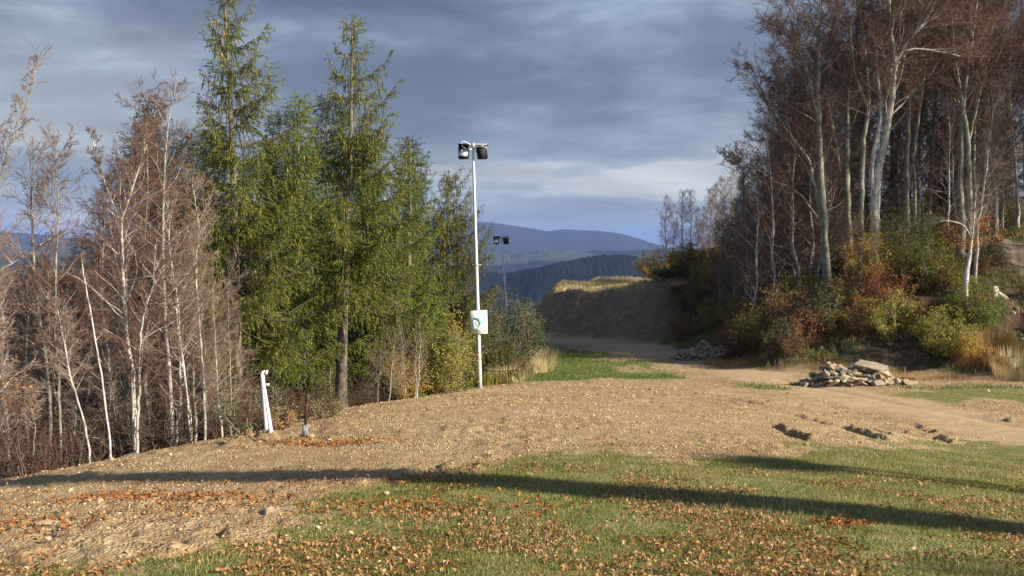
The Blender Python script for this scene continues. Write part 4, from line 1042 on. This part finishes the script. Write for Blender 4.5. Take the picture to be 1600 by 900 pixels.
def scatter(n, dmin, dmax, pw=1.0, pxr=(-60, 1660)):
    d = dmin + (dmax - dmin) * rng.random(n) ** pw
    px = rng.uniform(pxr[0], pxr[1], n)
    return (px - 800) / F * d, d
x, y = scatter(560000, 5.4, 19, 1.15)
m = masks(x, y); cl = fbm(x * 2.2, y * 2.2, 3, 21) + .6 * fbm(x * .6, y * .6, 2, 88)
k = rng.random(len(x)) < np.clip(m['grass'], 0, 1) ** 1.3 * np.clip(.5 + cl * 3.2, .04, 1)
blades('grass', 'short patchy turf covering the front of the hilltop', x[k], y[k], .046, .0032, 'grass', 2, .95)
x, y = scatter(60000, 5.5, 18); m = masks(x, y); k = rng.random(len(x)) < m['grass'] * np.clip(fbm(x * .9, y * .9, 3, 5) * 4, 0, 1)
blades('grass', 'longer straw coloured stalks standing in the turf', x[k], y[k], .085, .0026, 'grass_dry', 3, .9)
x, y = scatter(120000, 34, 72, 1.0, (820, 1640)); m = masks(x, y); k = rng.random(len(x)) < m['grass']
blades('grass', 'green meadow grass beyond the gravel', x[k], y[k], .10, .012, 'grass_green', 4, .6)
def clump(name, label, cx_, cy_, rx, ry, n, Lm, wd, mat, seed, lean=.55):
    r2 = np.random.default_rng(seed); a = r2.uniform(0, 6.28, n); r = np.sqrt(r2.random(n))
    return blades(name, label, cx_ + np.cos(a) * r * rx, cy_ + np.sin(a) * r * ry, Lm, wd, mat, seed, lean)
def clp(label, px, d, rx, ry, n, Lm, mat, seed, wd=.008): 
    return clump('tall_grass', label, (px - 800) / F * d, d, rx, ry, n, Lm, wd, mat, seed)
clp('tall straw coloured grass beside the foot of the white mast', 790, 41.5, 1.2, 2.0, 800, .5, 'grass_dry', 11)
clp('tall straw coloured grass at the left border of the green meadow', 835, 47, 1.1, 4.0, 1100, .8, 'grass_dry', 12, .009)
clp('greenish tall grass right of the mast foot', 765, 40, .9, 1.3, 1000, .5, 'lf_yellow', 13)
clp('rusty dry grass below the yellow green shrub', 1540, 40.6, 1.3, 1.6, 2600, .6, 'grass_rust', 14)
clp('straw coloured grass at the right border of the picture', 1595, 38.5, .9, 1.2, 1000, .7, 'grass_dry', 15)
clp('rusty grass along the foot of the shaded bank', 1220, 45.5, 3.2, 1.4, 1500, .4, 'grass_rust', 16)
clp('rusty tall grass right of the lit rubble', 1440, 38.6, 2.0, .8, 800, .25, 'grass_rust', 17)
clp('brown grass around the farther rubble', 1175, 47, 2.4, 1.4, 1000, .35, 'grass_rust', 18)
r2 = np.random.default_rng(8); x = r2.uniform(-1, 17, 60000); y = r2.uniform(66, 106, 60000); m = masks(x, y); k = r2.random(len(x)) < m['topg']
blades('grass', 'golden dry grass on top of the cut bank', x[k], y[k], .3, .016, 'grass_dry', 19, .7)
r2 = np.random.default_rng(9); x = r2.uniform(9, 27, 40000); y = r2.uniform(37, 62, 40000); m = masks(x, y); k = r2.random(len(x)) < m['hill'] * (1 - m['path']) * np.clip(.4 + fbm(x * .7, y * .7, 3, 6) * 3, 0, 1)
blades('grass', 'rough brownish grass on the right bank', x[k], y[k], .3, .012, 'grass_rust', 20, .7)
k2 = (m['hill'] > .5) & (m['path'] < .3) & (fbm(x * .5, y * .5, 3, 16) > .03)
blades('grass', 'green herbs growing on the right bank', x[k2], y[k2], .22, .016, 'lf_green', 21, .8)

# ------------------------------------------------------------------ fallen leaves and gravel
def litter(name, label, x, y, size, mat, seed, lift=.02):
    rng = np.random.default_rng(seed); n = len(x); z = Hfine(x, y) + rng.random(n) * lift + .004
    az = rng.uniform(0, 6.28, n); ti = rng.normal(0, .75, n); s = size * rng.uniform(.3, 1.35, n)
    D = np.stack([np.cos(az) * np.cos(ti), np.sin(az) * np.cos(ti), np.sin(ti)], -1)
    up = unit(np.stack([rng.normal(0, .35, n), rng.normal(0, .35, n), np.ones(n)], -1)); W = unit(np.cross(D, up)); U = unit(np.cross(W, D))
    c = np.stack([x, y, z], -1); cu = rng.uniform(-.15, .6, n)[:, None]
    S_ = s[:, None]
    a = c - D * S_ * .5; b_ = c + D * S_ * .5 + U * S_ * cu * .5; 
    l1 = c - D * S_ * .18 + W * S_ * .30 + U * S_ * cu; l2 = c + D * S_ * .2 + W * S_ * .26 + U * S_ * cu * 1.1
    r1 = c - D * S_ * .18 - W * S_ * .30 + U * S_ * cu * .9; r2 = c + D * S_ * .2 - W * S_ * .26 + U * S_ * cu
    v = np.stack([a, l1, l2, b_, r2, r1], 1).reshape(-1, 3)
    v[:, 2] += .008
    i = np.arange(n)[:, None] * 6
    f = np.concatenate([i + np.array([[0, 3, 2, 1]]), i + np.array([[0, 5, 4, 3]])])
    o = bpy.data.objects.new(name, mesh_np(name, v, [f], [M[mat]])); C.objects.link(o)
    return tag(o, label, None, None, 'stuff')
x, y = scatter(135000, 5.3, 17, 1.0)
m = masks(x, y); dn = fbm(x * 1.3, y * 1.3, 4, 61) * 2.2
# dense bands: near bottom, and thinning out to the right and away
dens = .42 * (1 - sstep(9.5, 14, y)) * (1 - .55 * sstep(2, 6, x)) + .06
k = rng.random(len(x)) < np.clip(dens * (0.48 + dn * 3.4), .012, .55) * (.6 + .4 * m['grass'])
litter('leaf_litter', 'fallen orange brown beech leaves strewn over the turf and soil', x[k], y[k], .034, 'litter', 1, .02)
def leafdrift(pts, n, seed, spread=.3):
    r2 = np.random.default_rng(seed); P_ = np.array([gp(*p) for p in pts]); t = r2.random(n) * (len(P_) - 1); i = t.astype(int).clip(0, len(P_) - 2); f = (t - i)[:, None]
    q = P_[i] * (1 - f) + P_[i + 1] * f + r2.normal(0, spread, (n, 2)); return q
q = np.concatenate([leafdrift([(130, 712), (200, 708)], 260, 1, .2), leafdrift([(430, 694), (520, 697), (600, 690)], 700, 2, .22), leafdrift([(100, 780), (250, 778), (420, 785)], 500, 3, .25), leafdrift([(600, 762), (760, 745)], 120, 4, .3),
                    leafdrift([(500, 800), (640, 790), (860, 800)], 350, 6, .35), leafdrift([(1290, 824), (1350, 822)], 110, 7, .1), leafdrift([(0, 822), (120, 826)], 150, 5, .3)])
litter('leaf_litter', 'drifts of rust red leaves caught on the stony soil', q[:, 0], q[:, 1], .05, 'lf_orange', 5)
def pebbles(name, label, x, y, s, mat, seed, flat=.6):
    rng = np.random.default_rng(seed); n = len(x); z = Hfine(x, y)
    t = np.array([(1, 0, 0), (-1, 0, 0), (0, 1, 0), (0, -1, 0), (0, 0, 1), (0, 0, -1)], float)
    az = rng.uniform(0, 6.28, n); ca, sa = np.cos(az), np.sin(az)
    v = t[None] * (1 + rng.normal(0, .28, (n, 6, 1))) + rng.normal(0, .16, (n, 6, 3))
    v = v * np.stack([rng.uniform(.7, 1.3, n), rng.uniform(.6, 1.1, n), flat * rng.uniform(.6, 1.2, n)], -1)[:, None] * s[:, None, None]
    xx = v[..., 0] * ca[:, None] - v[..., 1] * sa[:, None]; yy = v[..., 0] * sa[:, None] + v[..., 1] * ca[:, None]
    v = np.stack([xx + x[:, None], yy + y[:, None], v[..., 2] + (z + s * .12)[:, None]], -1).reshape(-1, 3)
    f0 = np.array([(0, 2, 4), (2, 1, 4), (1, 3, 4), (3, 0, 4), (2, 0, 5), (1, 2, 5), (3, 1, 5), (0, 3, 5)])
    f = (np.arange(n)[:, None, None] * 6 + f0[None]).reshape(-1, 3)
    o = bpy.data.objects.new(name, mesh_np(name, v, [f], [M[mat]])); C.objects.link(o)
    return tag(o, label, None, None, 'stuff')
x, y = scatter(95000, 6, 38, .85)
m = masks(x, y); k = rng.random(len(x)) < (1 - m['grass'] * .97) * (1 - m['road'] * .9) * (1 - m['wood']) * (1 - m['hill']) * np.clip(.35 + fbm(x * .9, y * .9, 3, 17) * 2.5, .08, 1)
x, y = x[k], y[k]; s = (.008 + .012 * rng.random(len(x)) ** 3 + .0006 * y) * rng.uniform(.6, 1.3, len(x)); s = np.where(rng.random(len(x)) < .012, s * rng.uniform(1.3, 2.3, len(x)), s * .8)
pebbles('gravel', 'loose stones and crumbs of soil strewn over the levelled hilltop', x, y, s, 'gravel', 7)
r2 = np.random.default_rng(18); x = r2.uniform(0, 12, 5000); y = r2.uniform(60, 76, 5000); m = masks(x, y); k = m['bank'] > .4; x, y = x[k], y[k]
pebbles('scree', 'broken stone lying on the face of the cut bank', x, y, r2.uniform(.02, .075, len(x)), 'gravel', 8)
r2 = np.random.default_rng(19); x = r2.uniform(13, 24, 2500); y = r2.uniform(38, 48, 2500); m = masks(x, y); k = (m['hill'] > .4) & (r2.random(len(x)) < .012); x, y = x[k], y[k]
pebbles('scree', 'grey stones showing through the brush of the right bank', x, y, r2.uniform(.06, .22, len(x)), 'stone', 9)

# ------------------------------------------------------------------ rocks
import bmesh
def rockmesh(name, seed, size, sharp=.3):
    rg = random.Random(seed); bm = bmesh.new()
    for _ in range(13):
        v = Vector((rg.uniform(-1, 1), rg.uniform(-1, 1), rg.uniform(-1, 1)))
        m_ = max(abs(v.x), abs(v.y), abs(v.z)); v = v / m_ * rg.uniform(.75, 1)
        bm.verts.new((v.x * size[0] / 2, v.y * size[1] / 2, v.z * size[2] / 2))
    r = bmesh.ops.convex_hull(bm, input=bm.verts)
    bmesh.ops.delete(bm, geom=list({g for g in r['geom_interior'] + r['geom_unused'] if isinstance(g, bmesh.types.BMVert)}), context='VERTS')
    bmesh.ops.bevel(bm, geom=bm.edges[:], offset=min(size) * .05, segments=1, affect='EDGES')
    me = bpy.data.meshes.new(name); bm.to_mesh(me); bm.free(); me.materials.append(ROCKM[seed % 3]); return me
def rockmat(name, c):
    m, nt, b, out = newmat(name); tc = N(nt, 'ShaderNodeTexCoord'); oi = N(nt, 'ShaderNodeObjectInfo')
    f = noise(nt, tc.outputs['Object'], 7, 6, .7)
    col = ramp(nt, [(.3, tuple(q * .5 for q in c)), (.5, c), (.7, tuple(min(1, q * 1.35) for q in c))], f).outputs[0]
    col = mix(nt, mth(nt, 'MULTIPLY', oi.outputs['Random'], .5), col, (.14, .105, .07))
    L(nt, col, b.inputs['Base Color']); bp = N(nt, 'ShaderNodeBump'); bp.inputs['Distance'].default_value = .05; bp.inputs['Strength'].default_value = .7
    L(nt, f, bp.inputs['Height']); L(nt, bp.outputs[0], b.inputs['Normal']); return m
ROCKM = [rockmat('sandstone', (.42, .33, .22)), rockmat('grey stone', (.36, .30, .235)), rockmat('tan stone', (.46, .35, .22))]
ROCKS = [rockmesh('rock', 900 + i, s) for i, s in enumerate([(.55, .4, .14), (.5, .35, .2), (.4, .34, .22), (.6, .45, .12), (.34, .3, .2), (.3, .22, .18), (.45, .25, .16), (.7, .4, .16)])]
def rock(me, loc, rot, s, label, cat='rock', group=None):
    o = bpy.data.objects.new('rock', me); C.objects.link(o); o.location = loc; o.rotation_euler = rot; o.scale = (s,) * 3 if np.isscalar(s) else s
    return tag(o, label, cat, group)
def pile(cx_, cy_, L_, W_, Hh, n, seed, label, group, rubble_label, peak=.45):
    rg = random.Random(seed); z0 = ground(cx_, cy_)
    def hh(u, v):
        a = u + .0
        pr = max(0, 1 - abs((a - (peak * 2 - 1) * .3)) ** 1.6 * 1.05) * max(0, 1 - abs(v) ** 1.5)
        return Hh * pr * (.82 + .25 * math.sin(u * 7 + seed) * math.cos(v * 3))
    # the heap itself: earth and crumbs
    k = 40; U, V = np.meshgrid(np.linspace(-1.05, 1.05, k * 2), np.linspace(-1.05, 1.05, k))
    X = cx_ + U * L_ / 2; Y = cy_ + V * W_ / 2
    Z = Hfine(X, Y) - .06 + np.vectorize(hh)(U, V) * .9 + np.abs(fbm(X * 4, Y * 4, 4, seed)) * .3 * (np.hypot(U, V) < .95)
    v = np.stack([X, Y, Z], -1).reshape(-1, 3); i = np.arange(k - 1)[:, None] * k * 2; j = np.arange(k * 2 - 1)[None]
    f = np.stack([i + j, i + j + 1, i + 2 * k + j + 1, i + 2 * k + j], -1).reshape(-1, 4)
    o = bpy.data.objects.new('rubble', mesh_np('rubble', v, [f], [EARTH])); C.objects.link(o); tag(o, rubble_label, None, None, 'stuff')
    for q in range(n):
        u = rg.uniform(-1, 1); v_ = rg.uniform(-1, .7); 
        if abs(u) + abs(v_) > 1.45: u *= .6
        x = cx_ + u * L_ / 2; y = cy_ + v_ * W_ / 2
        z = ground(x, y) + hh(u, v_) * .95 + rg.uniform(.0, .1)
        rock(ROCKS[rg.randrange(8)], (x, y, z), (rg.gauss(.1, .35), rg.gauss(0, .35), rg.uniform(0, 6.28)), rg.uniform(.5, 1.15), label, group=group)
EARTH = simple('stony earth', (.20, .155, .11), var=.45, scale=9, bump=1)
c1 = (gp(1340, 603)); 
pile(c1[0], c1[1] + .7, 3.8, 2.0, .92, 150, 5, 'broken stone slab in the sunlit rubble heap beside the dirt track', 'stones of the sunlit rubble heap', 'earth and crumbled stone inside the sunlit rubble heap')
zc1 = ground(c1[0], c1[1] + .5)
rock(ROCKS[7], (c1[0] + .55, c1[1] + .25, zc1 + .78), (.28, .16, -.5), (2.0, 1.5, 1.1), 'large pale flat slab tilted on top of the sunlit rubble heap')
rock(ROCKS[2], (c1[0] + .85, c1[1] - .25, zc1 + .55), (.5, .1, .4), 1.2, 'tan block under the large pale slab on the sunlit rubble heap')
rock(ROCKS[4], (c1[0] - 1.1, c1[1] + .1, zc1 + .5), (.4, -.2, .9), 1.3, 'tan pointed block on the left shoulder of the sunlit rubble heap')
rock(ROCKS[6], (c1[0] + 1.95, c1[1] + .1, zc1 + .14), (.2, .2, .1), 1.4, 'pale block lying at the right end of the sunlit rubble heap')
pile(300 / F * 50, 50, 3.0, 2.0, .72, 70, 8, 'grey stone in the shaded rubble heap at the bend of the track', 'stones of the shaded rubble heap', 'earth inside the shaded rubble heap')
def lone(px, py, k, s, rot, label, sz=None):
    x, y = gp(px, py); rock(ROCKS[k], (x, y, ground(x, y) + .03), rot, sz or s, label)
lone(421, 806, 4, .42, (.5, .2, .6), 'grey angular stone standing at the edge between soil and turf')
lone(452, 801, 3, .3, (.05, .1, .3), 'thin flat pale stone just right of the grey angular one')
lone(72, 823, 0, .45, (.1, .1, .2), 'pale flat stone lying in the stony soil at lower left')
lone(70, 851, 5, .35, (.1, .2, 1.2), 'small white stone below the pale flat stone at lower left')
lone(930, 846, 5, .22, (.3, .5, .4), 'small pale stone in the turf, right of the middle')
lone(1258, 703, 5, .35, (.3, .1, .4), 'white stone on the border of the turf below the machine ruts')
lone(950, 660, 6, .4, (.2, .1, .4), 'pale stone in the middle of the levelled soil')
lone(484, 688, 5, .5, (.2, .1, .4), 'tan stone lying behind the foot of the rusty post')
lone(456, 684, 4, .5, (.3, .1, .9), 'pale stone between the white standpipes and the rusty post')
lone(600, 778, 5, .35, (.3, .1, .9), 'pale stone in the leaves left of the middle of the turf')
lone(595, 693, 5, .4, (.1, .1, .9), 'pale stone near the rust red leaf drift')

# ------------------------------------------------------------------ stump beside the path
def stump():
    x, y = gp(1553, 462); z = ground(x, y)
    root = empty('tree_stump', (x, y, z), 0, 'bleached tree stump with spreading roots beside the worn path', 'stump')
    mb = MB(); rg = random.Random(2)
    mb.tube([(0, 0, -.1), (0, 0, .05), (-.02, 0, .25), (-.04, 0, .42)], [.36, .27, .2, .17], 12, 0, True, .12)
    mb.build('trunk', [M['wood_pale']], root, smooth=True)
    for a, l in ((.1, .75), (-.5, .6), (3.3, .7), (4.3, .5), (2.2, .5), (5.4, .55)):
        rb = MB(); pts = [(math.cos(a) * l * t, math.sin(a) * l * t, .26 * (1 - t) ** 1.6 - .03 - (.1 if t == 1 else 0)) for t in (.15, .4, .7, 1)]
        rb.tube(pts, [.11, .085, .06, .03], 7, 0, True, .1); rb.build('root', [M['wood_pale']], root, smooth=True)
stump()

# ------------------------------------------------------------------ masts
def mast(px_base, py_base, d, px_top, Hm, label, lod=0, rb=.085):
    b = np.array(P(px_base, py_base, d)); gz = ground(b[0], b[1])
    base = (b[0], b[1], gz - .05)
    top = np.array(P(px_top, 215, d)); lean = (top[0] - b[0])
    root = empty('floodlight_mast', base, 0, label, 'floodlight')
    T = np.array([lean, 0, Hm])
    p = MB(); p.tube([T * t for t in np.linspace(0, 1, 12)], np.linspace(rb, rb * .5, 12), 14); 
    pole = p.build('pole', [M['galv']], root, smooth=True)
    fl = MB(); fl.tube([T * .0, T * .0 + (0, 0, .06)], .17, 12); fl.tube([T * .51, T * .517], rb * 1.05, 12)
    fl.box(tuple(T * .513 + np.array([-.12, 0, 0])), (.1, .05, .05)); fl.box(tuple(T * .513 + np.array([.12, 0, 0])), (.1, .05, .05)); fl.build('clamp', [M['grey_metal']], root)
    bx = MB(); bx.tube([T + (-.50, 0, .02), T + (.52, 0, .02)], .028, 8); bx.tube([T + (0, 0, -.15), T + (0, 0, .08)], rb * .75, 10); bx.build('crossbar', [M['grey_metal']], root)
    cb = MB(); a = np.linspace(0, 1, 16); pts = np.stack([T[0] - .08 - .34 * np.sin(a * 3.3), -.05 + 0 * a, T[2] - .02 + .14 * np.sin(a * 6.28 * .8 + .2)], -1)
    cb.tube(pts, .018, 6); cb.build('cable', [M['white']], root)
    def head(sx, yaw, face):
        hr = MB(); w, hgt, dp = .36, .46, .22
        import mathutils
        rot = mathutils.Euler((R(-28), 0, yaw)).to_matrix(); c = T + np.array([sx, -.03, -.27])
        def tr(v): return tuple(np.array(rot @ Vector(v)) + c)
        def sub(name, mat, fn, parent):
            mb = MB(); fn(mb); V = np.concatenate(mb.v) @ np.array(rot).T + c; mb.v = [V]; return mb.build(name, [mat], parent)
        def hous(mb):
            mb.box((0, .02, 0), (w, dp * .7, hgt), taper=.92); mb.box((0, .12, 0), (w * .7, .1, hgt * .7), taper=.8)
            for q in range(6): mb.box((0, .175, -hgt * .3 + q * hgt * .12), (w * .62, .03, .012))
            mb.box((0, -.12, hgt * .5), (w * 1.05, .3, .02), rot=(R(14), 0, 0)); mb.box((-w * .5, -.1, .12), (.015, .16, hgt * .5)); mb.box((w * .5, -.1, .12), (.015, .16, hgt * .5))
        h = sub('floodlight', M['black'], hous, root)
        sub('glass', M['reflector'], lambda mb: mb.box((0, -.066, -.06), (w * .82, .016, hgt * .62)), h)
        def brk(mb):
            for s in (-1, 1): mb.tube([(s * (w / 2 + .03), .02, 0), (s * (w / 2 + .03), .03, hgt * .42), (s * w * .3, .04, hgt * .56)], .016, 6)
            mb.tube([(-w * .3, .04, hgt * .56), (w * .3, .04, hgt * .56)], .016, 6)
        sub('bracket', M['galv'], brk, h)
    head(-.33, R(-8), True); head(.33, R(165), False)
    return root, T, base
m1, T1, B1 = mast(750, 600, 36.7, 739, 8.95, 'taller nearer floodlight mast of pale steel carrying the white map board')
mast(797, 560, 70, 783, P(783, 370, 70)[2] - ground(P(797, 560, 70)[0], 70) + .05, 'smaller farther floodlight mast leaning left, rising behind the dark green bush', rb=.095)
def sign():
    c = np.array(P(748.5, 503, 36.7)); c[1] -= .12
    root = empty('map_sign', tuple(c), 0, 'white map board fixed to the nearer floodlight mast', 'sign'); root.rotation_euler = (0, R(-1.5), R(12))
    MB().box((0, 0, 0), (.62, .02, .86)).build('board', [M['sign_white']], root)
    pr = MB()
    pr.box((-.02, -.013, .10), (.40, .004, .015), mi=1)
    def pol(pts, mi):
        v = [(x, -.0125, z) for x, z in pts] + [(x, -.0155, z) for x, z in pts]; n = len(pts)
        pr.add(v, [np.array([list(range(n, 2 * n))]), np.array([[i, (i + 1) % n, n + (i + 1) % n, n + i] for i in range(n)])], mi)
    pol([(-.22, .17), (.18, .17), (.16, .02), (.09, -.07), (.0, -.12), (-.02, -.02), (-.1, .1), (-.2, .12)], 0)
    pol([(-.22, .1), (-.17, .1), (-.15, -.08), (-.08, -.2), (-.2, -.3), (-.22, -.1)], 0)
    pol([(-.17, -.02), (-.13, -.02), (-.06, -.12), (.03, -.16), (.0, -.1), (-.1, -.06)], 1)
    pol([(-.05, -.17), (.05, -.15), (.02, -.11)], 1)
    pol([(-.12, -.2), (-.09, -.2), (.02, -.31), (.0, -.32)], 1)
    pol([(.2, .18), (.235, .18), (.24, -.35), (.205, -.35)], 0)
    pol([(.08, -.2), (.12, -.2), (.12, -.24), (.08, -.24)], 0)
    pr.build('map_print', [M['sign_teal'], M['sign_ink']], root)
    b = MB(); b.box((0, .04, .25), (.24, .06, .03)); b.box((0, .04, -.25), (.24, .06, .03)); b.build('bracket', [M['grey_metal']], root)
sign()

# ------------------------------------------------------------------ white standpipes and the rusty post
def standpipe(px0, py0, px1, py1, r, label, hook=.1, r1=None):
    x, y = gp(px0, py0); z = ground(x, y); top = np.array(P(px1, py1, y + .02)); b = np.array([x, y, z - .08])
    root = empty('standpipe', tuple(b), 0, label, 'pipe')
    T = top - b
    mb = MB(); mb.tube([T * t for t in np.linspace(0, 1, 6)], np.linspace(r, r1 or r * .72, 6), 14); mb.build('pipe', [M['white']], root, smooth=True)
    el = MB(); a = np.linspace(0, 1.45, 8); rr = hook * .5
    rt = (r1 or r * .72)
    pts = [T + np.array([rr * (1 - math.cos(q)), 0, rr * math.sin(q)]) for q in a] + [T + np.array([hook, 0, rr * .98])]
    el.tube(pts, rt * .98, 12); el.build('elbow', [M['white']], root, smooth=True)
    cp = MB(); e = pts[-1]; cp.tube([e, e + (.035, 0, -.004)], rt * 1.25, 12); cp.build('coupling', [M['white']], root, smooth=True)
    return root
standpipe(418, 687, 410, 584, .045, 'taller white standpipe with a hooked top, standing in a low mound of soil', .06, .034)
standpipe(424, 689, 413, 603, .042, 'shorter white standpipe leaning against the taller one', .05, .02)
def post():
    x, y = gp(477, 690); z = ground(x, y); root = empty('steel_post', (x, y, z - .05), 0, 'rusty brown steel post set in a short grey sleeve', 'post')
    mb = MB(); mb.box((.02, 0, .45), (.045, .03, .62), rot=(0, R(4), 0)); mb.box((.045, 0, .70), (.07, .045, .16), rot=(0, R(4), 0)); mb.build('post', [M['rust']], root)
    MB().tube([(0, 0, 0), (0, 0, .24)], .055, 12).build('sleeve', [M['grey_metal']], root, smooth=True)
    b2 = gp(502, 690)
    t = bare_tree('dry_weed', 'thin dry brown weed growing just right of the rusty post', 'weed', (b2[0], b2[1], ground(*b2) - .02),
              [([np.array([0., 0, 0]), np.array([rg_ * .3, 0, .3]), np.array([rg_ * .8, 0, .62])], np.array([.005, .004, .003]), .1, .8) for rg_ in (-.3, -.1, .1, .3, .45)], dict(YOUNG, n={0: 7, 1: 4, 2: 2, 3: 0}, rmin=.0018, max=2), random.Random(5), M['twig'], M['twig'], limb_scale=.22, wob=.01)
post()
